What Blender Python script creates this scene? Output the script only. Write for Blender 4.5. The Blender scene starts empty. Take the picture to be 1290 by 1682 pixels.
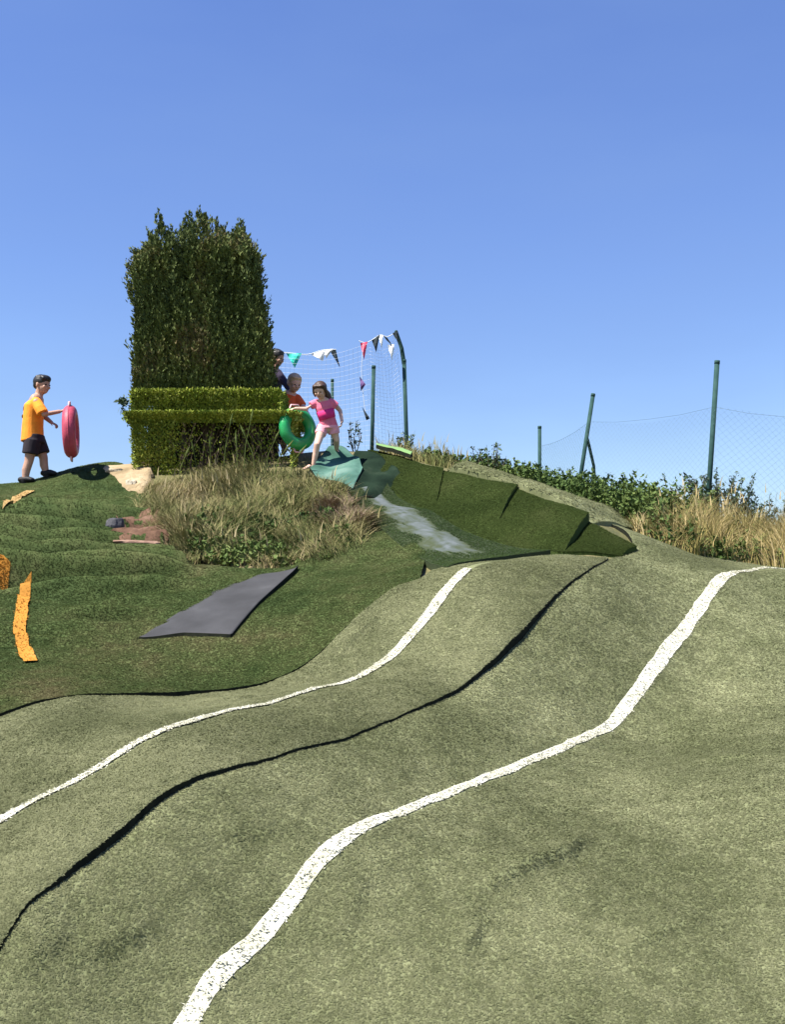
import bpy, math, random
import numpy as np
from mathutils import Vector, Matrix

# ------------------------------------------------------------------ camera, sky, sun, exposure
scene = bpy.context.scene
col = scene.collection
FPX, PW, PH = 1770.0, 1290.0, 1682.0          # focal length and size of the photograph in pixels
EYE = 1.6
PITCH = math.atan(155 / FPX)
cam_d = bpy.data.cameras.new('camera')
cam = bpy.data.objects.new('camera', cam_d)
col.objects.link(cam)
cam.location = (0, 0, EYE)
cam.rotation_euler = (math.pi / 2 + PITCH, 0, 0)
cam_d.sensor_fit = 'VERTICAL'
cam_d.sensor_height = 24
cam_d.lens = 24 * FPX / PH
cam_d.clip_end = 2000
scene.camera = cam
scene.render.resolution_x, scene.render.resolution_y = 786, 1024

SUN_EL = math.radians(58)
SUN_AZ = math.radians(-122)                   # from +Y towards +X
world = bpy.data.worlds.new('World')
scene.world = world
world.use_nodes = True
wn = world.node_tree
bg = wn.nodes['Background']
sky = wn.nodes.new('ShaderNodeTexSky')
sky.sky_type = 'NISHITA'
sky.sun_disc = False
sky.sun_elevation = SUN_EL
sky.sun_rotation = SUN_AZ
sky.air_density = 1.3
sky.dust_density = 0.0
sky.ozone_density = 5.0
hs = wn.nodes.new('ShaderNodeHueSaturation')
hs.inputs['Hue'].default_value = 0.52
hs.inputs['Saturation'].default_value = 1.15
wn.links.new(sky.outputs[0], hs.inputs['Color'])
wtc = wn.nodes.new('ShaderNodeTexCoord')
wmp = wn.nodes.new('ShaderNodeMapping'); wmp.inputs['Scale'].default_value = (1.0, 1.0, 3.2)
wno = wn.nodes.new('ShaderNodeTexNoise'); wno.inputs['Scale'].default_value = 2.2; wno.inputs['Detail'].default_value = 5
wrp = wn.nodes.new('ShaderNodeMapRange')
wrp.inputs['From Min'].default_value = .3; wrp.inputs['From Max'].default_value = .7
wrp.inputs['To Min'].default_value = .06; wrp.inputs['To Max'].default_value = .42
wmx = wn.nodes.new('ShaderNodeMix'); wmx.data_type = 'RGBA'
wn.links.new(wtc.outputs['Generated'], wmp.inputs['Vector']); wn.links.new(wmp.outputs[0], wno.inputs['Vector'])
wn.links.new(wno.outputs['Fac'], wrp.inputs['Value']); wn.links.new(wrp.outputs[0], wmx.inputs[0])
wn.links.new(hs.outputs[0], wmx.inputs[6]); wmx.inputs[7].default_value = (1.38, 2.27, 4.4, 1)
wn.links.new(wmx.outputs[2], bg.inputs[0])
bg.inputs[1].default_value = 0.076
sun_d = bpy.data.lights.new('sun', 'SUN')
sun_d.energy = 4.8
sun_d.angle = math.radians(0.6)
sun_d.color = (1.0, 0.95, 0.86)
sun = bpy.data.objects.new('sun', sun_d)
col.objects.link(sun)
sd = Vector((math.sin(SUN_AZ) * math.cos(SUN_EL), math.cos(SUN_AZ) * math.cos(SUN_EL), math.sin(SUN_EL)))
sun.rotation_euler = sd.to_track_quat('Z', 'Y').to_euler()
sun.location = (-10, -5, 20)
scene.view_settings.view_transform = 'Standard'
scene.view_settings.look = 'None'
scene.view_settings.exposure = 1.25
scene.view_settings.gamma = 1.0

rng = np.random.default_rng(7)
random.seed(7)

# ------------------------------------------------------------------ helpers: rays, noise, terrain
CP, SP = math.cos(PITCH), math.sin(PITCH)

def ray(px, py):
    u = (px - PW / 2) / FPX
    v = (PH / 2 - py) / FPX
    return np.array([u, CP - v * SP, SP + v * CP])

def at(px, py, Y):
    d = ray(px, py)
    t = Y / d[1]
    return np.array([d[0] * t, Y, EYE + d[2] * t])

def vnoise(x, y, seed=0):
    x = np.asarray(x, float); y = np.asarray(y, float)
    xi = np.floor(x).astype(np.int64); yi = np.floor(y).astype(np.int64)
    fx = x - xi; fy = y - yi
    fx = fx * fx * (3 - 2 * fx); fy = fy * fy * (3 - 2 * fy)
    def h(a, b):
        n = (a * 374761393 + b * 668265263 + seed * 1442695041) & 0x7fffffff
        n = ((n ^ (n >> 13)) * 1274126177) & 0x7fffffff
        return ((n ^ (n >> 16)) & 0xffff) / 65535.0
    return (h(xi, yi) * (1 - fx) + h(xi + 1, yi) * fx) * (1 - fy) + (h(xi, yi + 1) * (1 - fx) + h(xi + 1, yi + 1) * fx) * fy

def fbm(x, y, seed=0, octv=3):
    s = 0; a = 0.5
    for k in range(octv):
        s = s + a * (vnoise(x * 2 ** k, y * 2 ** k, seed + k * 17) - 0.5); a *= 0.5
    return s

def sstep(a, b, x):
    t = np.clip((np.asarray(x, float) - a) / (b - a), 0, 1)
    return t * t * (3 - 2 * t)

LS = 0.696                                    # plan direction of the lanes: x = c + LS * y
C1, C2, C3 = -5.3, -4.5, -3.65                # inner white line, seam, outer white line

def on_lane(px, py, c):
    d = ray(px, py)
    k = d[0] / d[1]
    Y = c / (k - LS)
    return at(px, py, Y)

line1_px = [(0, 1345), (60, 1312), (120, 1288), (180, 1252), (240, 1215), (300, 1190), (360, 1174), (440, 1158),
            (520, 1135), (600, 1108), (650, 1070), (700, 1015), (740, 965), (768, 938)]
seam_px = [(0, 1560), (40, 1495), (90, 1455), (150, 1412), (200, 1370), (250, 1325), (330, 1279), (400, 1260), (480, 1237),
           (560, 1212), (640, 1182), (720, 1150), (790, 1108), (850, 1060), (890, 1010), (930, 965), (970, 935)]
line3_px = [(306, 1682), (348, 1608), (400, 1560), (440, 1520), (480, 1470), (510, 1425), (560, 1380), (600, 1355), (650, 1336),
            (700, 1317), (760, 1295), (830, 1265), (900, 1238), (960, 1213), (1000, 1194), (1040, 1148), (1080, 1092),
            (1120, 1035), (1160, 985), (1190, 948), (1230, 940), (1290, 935)]
edge_px = [(0, 1175, 6.5), (70, 1152, 6.7), (150, 1143, 6.9), (300, 1140, 7.2), (430, 1125, 7.5), (500, 1095, 7.7),
           (560, 1040, 8.0), (620, 985, 8.35), (655, 962, 8.5), (690, 952, 8.6)]
ctrl = []
PILE = np.array([0, 0, .036])                 # turf thickness above the earth
for p in line1_px: ctrl.append(on_lane(*p, C1) - PILE)
for p in seam_px: ctrl.append(on_lane(*p, C2) - PILE)
for p in line3_px: ctrl.append(on_lane(*p, C3) - PILE)
for p in edge_px: ctrl.append(at(*p) - PILE)
for p in [(1290, 1682, 4.2), (800, 1682, 4.15), (1290, 1450, 5.0), (900, 1450, 4.9), (900, 1350, 5.6), (1290, 1300, 5.8), (1290, 1200, 7.0),
          (1290, 1100, 8.2), (1290, 1000, 9.2), (1290, 945, 9.8), (1290, 920, 12.0), (1100, 930, 9.6), (1100, 900, 10.5),
          # slope on the left
          (0, 1120, 7.2), (0, 1060, 8.0), (0, 990, 8.9), (0, 950, 9.4), (0, 880, 10.5), (-60, 808, 12.4), (0, 804, 12.5), (42, 802, 12.5), (82, 790, 12.7),
          (125, 778, 12.9), (170, 769, 13.0), (228, 762, 13.2), (240, 1058, 8.2), (380, 1060, 8.1), (485, 950, 9.6), (350, 950, 9.6), (300, 900, 10.3),
          (200, 880, 10.6), (120, 900, 10.2), (130, 1040, 8.3), (200, 810, 12.2), (300, 815, 12.0), (400, 795, 12.2), (490, 785, 12.3), (505, 770, 12.6), (520, 930, 9.8), (620, 925, 9.7), (600, 850, 11.0),
          (450, 850, 11.2), (350, 860, 11.0), (553, 742, 13.2), (250, 980, 9.2),
          # slide floor
          (800, 926, 9.2), (720, 885, 10.0), (640, 840, 11.0), (600, 805, 11.9), (560, 765, 12.9),
          # bank ridge, bank foot, ground behind it
          (610, 742, 13.4), (660, 757, 12.9), (720, 780, 12.2), (780, 797, 11.7), (840, 815, 11.2), (900, 838, 10.7), (960, 865, 10.2), (1040, 910, 9.8),
          (665, 820, 11.9), (700, 842, 11.3), (780, 876, 10.45), (850, 898, 10.0), (905, 905, 9.75),
          (900, 820, 12.0), (1000, 860, 11.0), (1060, 885, 10.8), (800, 792, 13.0)]:
    ctrl.append(at(*p))
# plateau behind the crest, flat ground at the foot of the slope
for p in [(-9, 3, -.02), (-5, 2.5, -.05), (0, 2, -.05), (5, 2, -.05), (9, 3, 0), (-6, 0, -.1), (0, 0, -.1), (6, 0, -.1), (-9, 0, -.1), (9, 0, -.1), (-4, 4.6, .35),
          (5, 4.5, .05), (5, 7, .8), (5, 9.6, 1.75), (5.5, 11, 2.05), (8, 7, .8), (8, 10, 1.8), (-6, 7, .95), (-6, 9, 1.6), (-7, 12, 2.7), (-9, 7, .9), (-9, 12, 2.6),
          (-6, 14, 2.95), (-3.2, 14.5, 3.35), (-1, 14.5, 3.4), (0, 15, 3.25), (1.5, 15, 3.05), (3, 14, 2.6), (4, 13, 2.4), (6, 14, 2.4), (9, 14, 2.4), (-9, 16, 2.9),
          (-6, 18, 2.9), (-2, 18, 3.2), (2, 18, 2.9), (6, 18, 2.5), (9, 18, 2.4), (-9, 20, 2.8), (0, 20, 2.9), (9, 20, 2.4)]:
    ctrl.append(np.array(p, float))
ctrl = np.array(ctrl)
_n = len(ctrl)

def tps_k(r2):
    return np.where(r2 > 1e-12, 0.5 * r2 * np.log(np.maximum(r2, 1e-12)), 0)

_D = ((ctrl[:, None, :2] - ctrl[None, :, :2]) ** 2).sum(-1)
_A = np.zeros((_n + 3, _n + 3))
_A[:_n, :_n] = tps_k(_D) + np.eye(_n) * 0.004
_A[:_n, _n] = 1; _A[:_n, _n + 1:] = ctrl[:, :2]
_A[_n, :_n] = 1; _A[_n + 1:, :_n] = ctrl[:, :2].T
_W = np.linalg.solve(_A, np.concatenate([ctrl[:, 2], [0, 0, 0]]))

def H(x, y):
    x = np.asarray(x, float); y = np.asarray(y, float)
    sh = np.broadcast(x, y).shape
    X = np.broadcast_to(x, sh).ravel(); Y = np.broadcast_to(y, sh).ravel()
    out = np.empty(X.size)
    for s in range(0, X.size, 20000):
        xs = np.clip(X[s:s + 20000], -10, 10); ys = np.clip(Y[s:s + 20000], -1, 21)
        r2 = (xs[:, None] - ctrl[None, :, 0]) ** 2 + (ys[:, None] - ctrl[None, :, 1]) ** 2
        out[s:s + 20000] = tps_k(r2) @ _W[:_n] + _W[_n] + _W[_n + 1] * xs + _W[_n + 2] * ys
    far = -0.1 + 2.6 * sstep(3, 13, Y) - 2.0 * sstep(25, 60, Y)
    b = np.maximum(sstep(7, 11, np.abs(X)), np.maximum(sstep(17, 22, Y), sstep(1, -3, Y) if False else 1 - sstep(-2, 1, Y)))
    return (out * (1 - b) + far * b).reshape(sh)

def hit(px, py, y0=3.0, y1=16.0, surf=None):
    """first point of the terrain on the line of sight through a pixel"""
    d = ray(px, py)
    Y = np.arange(y0, y1, 0.01)
    z = EYE + d[2] * Y / d[1]
    g = (surf or H)(d[0] / d[1] * Y, Y) - z
    k = np.argmax(g > 0) if (g > 0).any() else len(Y) - 1
    return np.array([d[0] / d[1] * Y[k], Y[k]])

# ------------------------------------------------------------------ helpers: materials
def mat(name, c, rough=0.8, spec=0.3, **kw):
    m = bpy.data.materials.new(name)
    m.use_nodes = True
    b = m.node_tree.nodes['Principled BSDF']
    b.inputs['Base Color'].default_value = (*c, 1)
    b.inputs['Roughness'].default_value = rough
    b.inputs['Specular IOR Level'].default_value = spec
    for k, v in kw.items():
        b.inputs[k.replace('_', ' ')].default_value = v
    return m

def noisy(name, stops, scale=6.0, detail=6, rough=0.85, spec=0.2, bump=0.0, bscale=60, stretch=(1, 1, 1), tint=None, distort=0.0, scale2=None, bdist=.02):
    """base colour from a noise through a ramp; optional per-vertex tint attribute and bump"""
    m = mat(name, stops[0][1], rough, spec)
    nt = m.node_tree; N = nt.nodes; b = N['Principled BSDF']
    tc = N.new('ShaderNodeTexCoord'); mp = N.new('ShaderNodeMapping'); mp.inputs['Scale'].default_value = stretch
    nt.links.new(tc.outputs['Object'], mp.inputs['Vector'])
    no = N.new('ShaderNodeTexNoise'); no.inputs['Scale'].default_value = scale; no.inputs['Detail'].default_value = detail
    no.inputs['Distortion'].default_value = distort
    nt.links.new(mp.outputs[0], no.inputs['Vector'])
    fac = no.outputs['Fac']
    if scale2:
        n2 = N.new('ShaderNodeTexNoise'); n2.inputs['Scale'].default_value = scale2; n2.inputs['Detail'].default_value = 3
        nt.links.new(tc.outputs['Object'], n2.inputs['Vector'])
        mx = N.new('ShaderNodeMath'); mx.operation = 'ADD'
        ml = N.new('ShaderNodeMath'); ml.operation = 'MULTIPLY_ADD'; ml.inputs[1].default_value = 0.5; ml.inputs[2].default_value = -0.25
        nt.links.new(n2.outputs['Fac'], ml.inputs[0]); nt.links.new(fac, mx.inputs[0]); nt.links.new(ml.outputs[0], mx.inputs[1])
        fac = mx.outputs[0]
    if tint:
        a = N.new('ShaderNodeAttribute'); a.attribute_name = 'tint'
        ml = N.new('ShaderNodeMath'); ml.operation = 'MULTIPLY_ADD'; ml.inputs[1].default_value = tint; ml.inputs[2].default_value = -tint / 2
        ad = N.new('ShaderNodeMath'); ad.operation = 'ADD'
        nt.links.new(a.outputs['Fac'], ml.inputs[0]); nt.links.new(ml.outputs[0], ad.inputs[0]); nt.links.new(fac, ad.inputs[1])
        fac = ad.outputs[0]
    rp = N.new('ShaderNodeValToRGB')
    el = rp.color_ramp.elements
    while len(el) < len(stops): el.new(0.5)
    for e, (p, c) in zip(el, stops):
        e.position = p; e.color = (*c, 1)
    nt.links.new(fac, rp.inputs[0])
    nt.links.new(rp.outputs[0], b.inputs['Base Color'])
    if bump:
        nb = N.new('ShaderNodeTexNoise'); nb.inputs['Scale'].default_value = bscale; nb.inputs['Detail'].default_value = 4
        nt.links.new(mp.outputs[0], nb.inputs['Vector'])
        bp = N.new('ShaderNodeBump'); bp.inputs['Strength'].default_value = bump; bp.inputs['Distance'].default_value = bdist
        nt.links.new(nb.outputs['Fac'], bp.inputs['Height']); nt.links.new(bp.outputs[0], b.inputs['Normal'])
    return m

M = {}
M['soil'] = noisy('soil', [(.3, (.07, .075, .03)), (.5, (.13, .12, .05)), (.7, (.2, .16, .09))], 3, 8, bump=.8, bscale=40)
M['pale'] = noisy('pale_turf', [(.24, (.118, .13, .062)), (.5, (.192, .203, .106)), (.76, (.272, .279, .155))], 1.2, 8, .9, .1, bump=.5, bscale=120, tint=.34, scale2=9, bdist=.009)
M['dark'] = noisy('dark_turf', [(.28, (.03, .05, .012)), (.44, (.05, .072, .02)), (.6, (.074, .088, .03)), (.8, (.11, .098, .044))], .8, 8, .85, .15, bump=.4, bscale=90, tint=.1, scale2=5, bdist=.005)
M['lush'] = noisy('lush_turf', [(.3, (.026, .048, .013)), (.6, (.044, .074, .02)), (.8, (.065, .09, .03))], 1.4, 8, .85, .2, bump=.6, bscale=90, tint=.3, scale2=11)
M['bank'] = noisy('bank_turf', [(.3, (.03, .048, .010)), (.55, (.046, .068, .016)), (.8, (.068, .086, .026))], 1.5, 8, .85, .1, bump=.4, bscale=80, tint=.12, bdist=.006)
M['floor'] = noisy('slide_floor', [(.25, (.03, .042, .017)), (.5, (.048, .06, .03)), (.72, (.075, .09, .08)), (.95, (.11, .125, .128))], 5, 10, .75, .15, bump=.5, bscale=40, tint=.7, distort=1.2, bdist=.008)
M['runner'] = noisy('slide_runner', [(.36, (.1, .13, .1)), (.5, (.26, .3, .29)), (.64, (.42, .47, .5))], 3.2, 9, .5, .4, bump=.4, bscale=30, stretch=(1.6, .7, 1), distort=.8)
M['white'] = noisy('white_paint', [(.25, (.38, .37, .27)), (.5, (.5, .49, .39)), (.75, (.58, .57, .49))], 5, 8, .85, .1, tint=.3)
M['orange'] = noisy('orange_paint', [(.3, (.33, .14, .018)), (.6, (.42, .19, .025)), (.8, (.44, .23, .06))], 3, 4, .8, .2, tint=.1)
M['ochre'] = noisy('ochre_paint', [(.3, (.3, .19, .07)), (.7, (.42, .28, .11))], 9, 6, .8, .2, tint=.1)
M['edge_shade'] = noisy('black_edge_shade', [(.3, (.008, .01, .007)), (.7, (.02, .022, .014))], 20, 5, .9, .1)  # shadow along seams and sheet borders, put into the edge colour
M['mat'] = noisy('grey_rubber', [(.3, (.03, .03, .031)), (.6, (.044, .044, .046)), (.8, (.062, .062, .064))], 4, 8, .75, .3, bump=.3, bscale=150)
M['teal'] = noisy('teal_sheet', [(.3, (.03, .075, .055)), (.5, (.065, .14, .11)), (.7, (.12, .2, .165))], 2.5, 6, .9, .06, bump=.3, bscale=20)
M['shadesheet'] = noisy('shaded_sheet', [(.3, (.006, .012, .008)), (.6, (.014, .026, .016)), (.8, (.04, .055, .035))], 3, 6, .95, .03, bump=.3, bscale=20)  # deep shade of the lining's folds put into its colour
M['hedge'] = noisy('hedge_leaf', [(.15, (.045, .06, .022)), (.4, (.085, .115, .036)), (.6, (.125, .15, .046)), (.8, (.16, .12, .06)), (.95, (.15, .17, .12))], 1.6, 5, .8, .12, tint=.75)
M['hedgesunlit'] = noisy('hedge_low_sunlit_leaf', [(.15, (.12, .17, .025)), (.45, (.21, .26, .036)), (.75, (.31, .34, .055)), (.95, (.4, .41, .11))], 2, 5, .8, .12, tint=.7)  # yellow-green low leaves, with the sunlit brightness of the ledges in the colour
M['hedgecore'] = noisy('hedge_light_blocker', [(.3, (.02, .022, .012)), (.7, (.035, .03, .018))], 8, 6, .95, .1)
M['bark'] = noisy('bark', [(.3, (.06, .045, .03)), (.7, (.14, .11, .08))], 14, 6, .9, .1, bump=.6, bscale=50)
M['dry'] = noisy('dry_grass_blade', [(.1, (.055, .075, .02)), (.3, (.11, .125, .036)), (.52, (.19, .18, .07)), (.75, (.28, .23, .11)), (.95, (.38, .31, .18))], .9, 5, .8, .2, tint=.8)
M['gold'] = noisy('golden_grass_blade', [(.1, (.09, .12, .03)), (.35, (.19, .18, .055)), (.6, (.31, .24, .09)), (.9, (.44, .35, .18))], .9, 5, .8, .2, tint=.8)
M['brush'] = noisy('grey_brush_blade', [(.1, (.09, .06, .035)), (.4, (.17, .12, .075)), (.8, (.28, .21, .15))], .9, 5, .85, .2, tint=.8)
M['weed'] = noisy('weed_leaf', [(.1, (.03, .06, .016)), (.4, (.06, .1, .025)), (.7, (.11, .15, .04)), (.95, (.18, .19, .07))], .9, 5, .75, .15, tint=.8)
M['bush'] = noisy('bush_leaf', [(.1, (.02, .042, .022)), (.5, (.045, .075, .035)), (.9, (.09, .12, .06))], 2, 5, .6, .3, tint=.8)
M['post'] = noisy('green_post_paint', [(.3, (.018, .05, .046)), (.7, (.032, .075, .066))], 12, 5, .8, .15)
M['wire'] = mat('wire_coating', (.09, .16, .16), .5, .4)
M['net'] = mat('net_cord', (.55, .58, .62), .7, .2)
M['cord'] = mat('bunting_cord', (.7, .72, .72), .7, .2)
M['stone'] = noisy('pale_stone', [(.3, (.3, .25, .17)), (.7, (.5, .44, .33))], 7, 8, .9, .2, bump=.7, bscale=30)
M['tan'] = noisy('tan_earth', [(.3, (.2, .15, .085)), (.55, (.33, .25, .15)), (.8, (.46, .38, .26))], 4, 8, .95, .1, bump=.9, bscale=25)
M['red_earth'] = noisy('red_earth', [(.3, (.06, .034, .022)), (.55, (.13, .075, .05)), (.8, (.22, .135, .1))], 5, 8, .95, .1, bump=.9, bscale=25)
M['slate'] = noisy('dark_stone', [(.3, (.035, .035, .04)), (.7, (.09, .09, .1))], 7, 8, .8, .3, bump=.6, bscale=25)
M['rubble'] = noisy('pink_slab', [(.3, (.2, .12, .085)), (.7, (.33, .22, .165))], 7, 8, .9, .2, bump=.6, bscale=25)
def pl(name, c, rough=.7, spec=.25):
    return noisy(name, [(.3, tuple(x * .85 for x in c)), (.7, tuple(min(x * 1.1, 1) for x in c))], 14, 5, rough, spec, bump=.15, bscale=60)
M['skin_boy'] = pl('skin_boy', (.42, .25, .18), .55)
M['skin_girl'] = pl('skin_girl', (.6, .38, .29), .55)
M['skin_fair'] = pl('skin_fair', (.62, .36, .3), .55)
M['hair_black'] = pl('black_hair', (.014, .013, .014), .5, .4)
M['hair_brown'] = pl('brown_hair', (.06, .032, .02), .5, .4)
M['hair_fair'] = pl('fair_hair', (.52, .33, .2), .5, .4)
M['shirt_orange'] = pl('orange_cloth', (.85, .29, .03), .85)
M['print_dark'] = pl('dark_shirt_print', (.05, .035, .03), .85)
M['shorts_dark'] = pl('dark_cloth', (.025, .02, .026), .85)
M['shirt_red'] = pl('red_orange_cloth', (.72, .1, .03), .85)
M['shirt_navy'] = pl('navy_cloth', (.03, .022, .045), .85)
M['pink'] = pl('pink_cloth', (.72, .16, .25), .75)
M['magenta'] = pl('magenta_print', (.6, .03, .17), .75)
M['palepink'] = pl('pale_pink_cloth', (.78, .34, .4), .75)
M['shoe'] = pl('black_shoe', (.012, .012, .014), .6)
M['sole'] = pl('pale_shoe', (.5, .45, .4), .6)
M['eye'] = mat('eye_dark', (.015, .012, .01), .25, .5)
M['lip'] = mat('lip', (.4, .14, .12), .5, .3)
M['vinyl_red'] = pl('red_vinyl', (.42, .06, .1), .5, .3)
M['vinyl_green'] = pl('green_vinyl', (.02, .3, .085), .3, .5)
M['strap'] = pl('strap_pink', (.75, .42, .45), .6)
M['flag_teal'] = pl('teal_flag', (.03, .5, .4), .7)
M['flag_white'] = pl('white_flag', (.8, .82, .82), .7)
M['flag_black'] = pl('dark_flag', (.015, .025, .03), .7)
M['flag_red'] = pl('red_flag', (.6, .06, .12), .7)
M['flag_purple'] = pl('purple_flag', (.1, .05, .16), .7)

def fibre(key):
    """the same colour as thin plastic fibres that let light through"""
    m = M[key].copy(); m.name = M[key].name + '_fibre'
    nt = m.node_tree; N = nt.nodes; b = N['Principled BSDF']; out = N['Material Output']
    for l in list(b.inputs['Normal'].links): nt.links.remove(l)
    tr = N.new('ShaderNodeBsdfTranslucent'); mx = N.new('ShaderNodeMixShader'); mx.inputs[0].default_value = .5
    src = b.inputs['Base Color'].links[0].from_socket
    nt.links.new(src, tr.inputs['Color']); nt.links.new(b.outputs[0], mx.inputs[1]); nt.links.new(tr.outputs[0], mx.inputs[2])
    nt.links.new(mx.outputs[0], out.inputs['Surface'])
    return m
for k in ('pale', 'dark', 'bank', 'lush', 'floor', 'white', 'orange', 'ochre'): M[k + '_fibre'] = fibre(k)

# ------------------------------------------------------------------ helpers: meshes and tags
def tag(o, label=None, cat=None, group=None, kind=None):
    if label: o['label'] = label
    if cat: o['category'] = cat
    if group: o['group'] = group
    if kind: o['kind'] = kind
    return o

def empty(name, loc, label, cat, group=None):
    o = bpy.data.objects.new(name, None)
    col.objects.link(o)
    o.location = Vector([float(c) for c in loc]); o.empty_display_size = .2
    return tag(o, label, cat, group)

def link(name, me, m, parent=None, smooth=False):
    o = bpy.data.objects.new(name, me)
    col.objects.link(o)
    if m is not None and not me.materials: me.materials.append(m)
    if parent is not None:
        o.parent = parent
        off = Vector((0, 0, 0)); p = parent
        while p is not None:
            off += p.location; p = p.parent
        if p is None: o.location = -off            # vertices are in world coordinates
    if smooth:
        me.polygons.foreach_set('use_smooth', [True] * len(me.polygons))
    return o

def mesh_np(name, V, F, m, parent=None, tint=None, smooth=False):
    """F: int array (n,3) or (n,4)"""
    V = np.asarray(V, np.float32).reshape(-1, 3); F = np.asarray(F, np.int32)
    me = bpy.data.meshes.new(name)
    k = F.shape[1]
    me.vertices.add(len(V)); me.vertices.foreach_set('co', V.ravel())
    me.loops.add(F.size); me.loops.foreach_set('vertex_index', F.ravel())
    me.polygons.add(len(F))
    me.polygons.foreach_set('loop_start', np.arange(0, F.size, k, dtype=np.int32))
    me.polygons.foreach_set('loop_total', np.full(len(F), k, np.int32))
    if tint is not None:
        a = me.attributes.new('tint', 'FLOAT', 'POINT')
        a.data.foreach_set('value', np.asarray(tint, np.float32))
    me.update(calc_edges=True); me.validate()
    return link(name, me, m, parent, smooth)

class MB:
    """collects simple closed shapes in world coordinates; build() links ONE mesh"""
    def __init__(s): s.v = []; s.f = []
    def add(s, v, f):
        o = len(s.v); s.v += [tuple(map(float, p)) for p in v]; s.f += [tuple(i + o for i in q) for q in f]
    def tube(s, pts, radii, n=10, wide=None, ends=('round', 'round')):
        """tapered tube through pts; radii: number or (across wide, other); wide: direction of the first radius"""
        pts = [np.array(p, float) for p in pts]
        rr = [(r, r) if np.isscalar(r) else r for r in radii]
        P, R, T = [], [], []
        for i, p in enumerate(pts):
            a = pts[max(i - 1, 0)]; b = pts[min(i + 1, len(pts) - 1)]
            t = b - a; t = t / (np.linalg.norm(t) + 1e-9)
            P.append(p); R.append(rr[i]); T.append(t)
        def caps(i, sgn):
            out = []
            for ang in (25, 50, 72, 86):
                q = math.radians(ang)
                out.append((P[i] + sgn * T[i] * math.sin(q) * min(R[i]), (R[i][0] * math.cos(q), R[i][1] * math.cos(q)), T[i]))
            return out
        ring = list(zip(P, R, T))
        if ends[0] == 'round': ring = caps(0, -1)[::-1] + ring
        if ends[1] == 'round': ring = ring + caps(len(P) - 1, 1)
        V, F = [], []
        w0 = np.array(wide, float) if wide is not None else None
        for p, r, t in ring:
            w = w0 if w0 is not None else (np.array([1., 0, 0]) if abs(t[0]) < .8 else np.array([0, 1., 0]))
            w = w - t * (w @ t); w = w / (np.linalg.norm(w) + 1e-9)
            b = np.cross(t, w)
            for k in range(n):
                a = 2 * math.pi * k / n
                V.append(p + w * r[0] * math.cos(a) + b * r[1] * math.sin(a))
        m = len(ring)
        for i in range(m - 1):
            for k in range(n):
                F.append((i * n + k, i * n + (k + 1) % n, (i + 1) * n + (k + 1) % n, (i + 1) * n + k))
        F.append(tuple(range(n))[::-1]); F.append(tuple((m - 1) * n + k for k in range(n)))
        s.add(V, F); return s
    def ball(s, c, r, n=14, rot=None):
        r = (r, r, r) if np.isscalar(r) else r
        V, F = [], []
        m = n // 2
        for i in range(1, m):
            th = math.pi * i / m
            for k in range(n):
                a = 2 * math.pi * k / n
                p = Vector((r[0] * math.sin(th) * math.cos(a), r[1] * math.sin(th) * math.sin(a), r[2] * math.cos(th)))
                if rot is not None: p = rot @ p
                V.append((c[0] + p.x, c[1] + p.y, c[2] + p.z))
        for i in range(m - 2):
            for k in range(n):
                F.append((i * n + k, (i + 1) * n + k, (i + 1) * n + (k + 1) % n, i * n + (k + 1) % n))
        a = Vector((0, 0, r[2])); b = Vector((0, 0, -r[2]))
        if rot is not None: a = rot @ a; b = rot @ b
        V.append((c[0] + a.x, c[1] + a.y, c[2] + a.z)); V.append((c[0] + b.x, c[1] + b.y, c[2] + b.z))
        T = len(V) - 2
        for k in range(n):
            F.append((T, k, (k + 1) % n)); F.append((T + 1, (m - 2) * n + (k + 1) % n, (m - 2) * n + k))
        s.add(V, F); return s
    def build(s, name, m, parent=None, smooth=True, voxel=None, relax=6):
        me = bpy.data.meshes.new(name)
        me.from_pydata(s.v, [], s.f); me.update()
        o = link(name, me, m, parent, smooth)
        if voxel:
            r = o.modifiers.new('remesh', 'REMESH'); r.mode = 'VOXEL'; r.voxel_size = voxel; r.use_smooth_shade = True
            q = o.modifiers.new('smooth', 'SMOOTH'); q.factor = .5; q.iterations = relax
        return o

def resample(P, n, ends=True):
    P = np.asarray(P, float)
    d = np.concatenate([[0], np.cumsum(np.linalg.norm(np.diff(P, axis=0), axis=1))])
    t = np.linspace(0, d[-1], n)
    # Catmull-Rom through the points
    out = np.empty((n, P.shape[1]))
    idx = np.clip(np.searchsorted(d, t, 'right') - 1, 0, len(P) - 2)
    f = ((t - d[idx]) / np.maximum(d[idx + 1] - d[idx], 1e-9))[:, None]
    tan = np.gradient(P, d, axis=0)
    h = (d[idx + 1] - d[idx])[:, None]
    out = ((2 * f ** 3 - 3 * f ** 2 + 1) * P[idx] + (f ** 3 - 2 * f ** 2 + f) * h * tan[idx]
           + (-2 * f ** 3 + 3 * f ** 2) * P[idx + 1] + (f ** 3 - f ** 2) * h * tan[idx + 1])
    return out

def lin_resample(P, n):
    P = np.asarray(P, float)
    d = np.concatenate([[0], np.cumsum(np.linalg.norm(np.diff(P, axis=0), axis=1))])
    t = np.linspace(0, d[-1], n)
    return np.stack([np.interp(t, d, P[:, k]) for k in range(P.shape[1])], 1)

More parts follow.
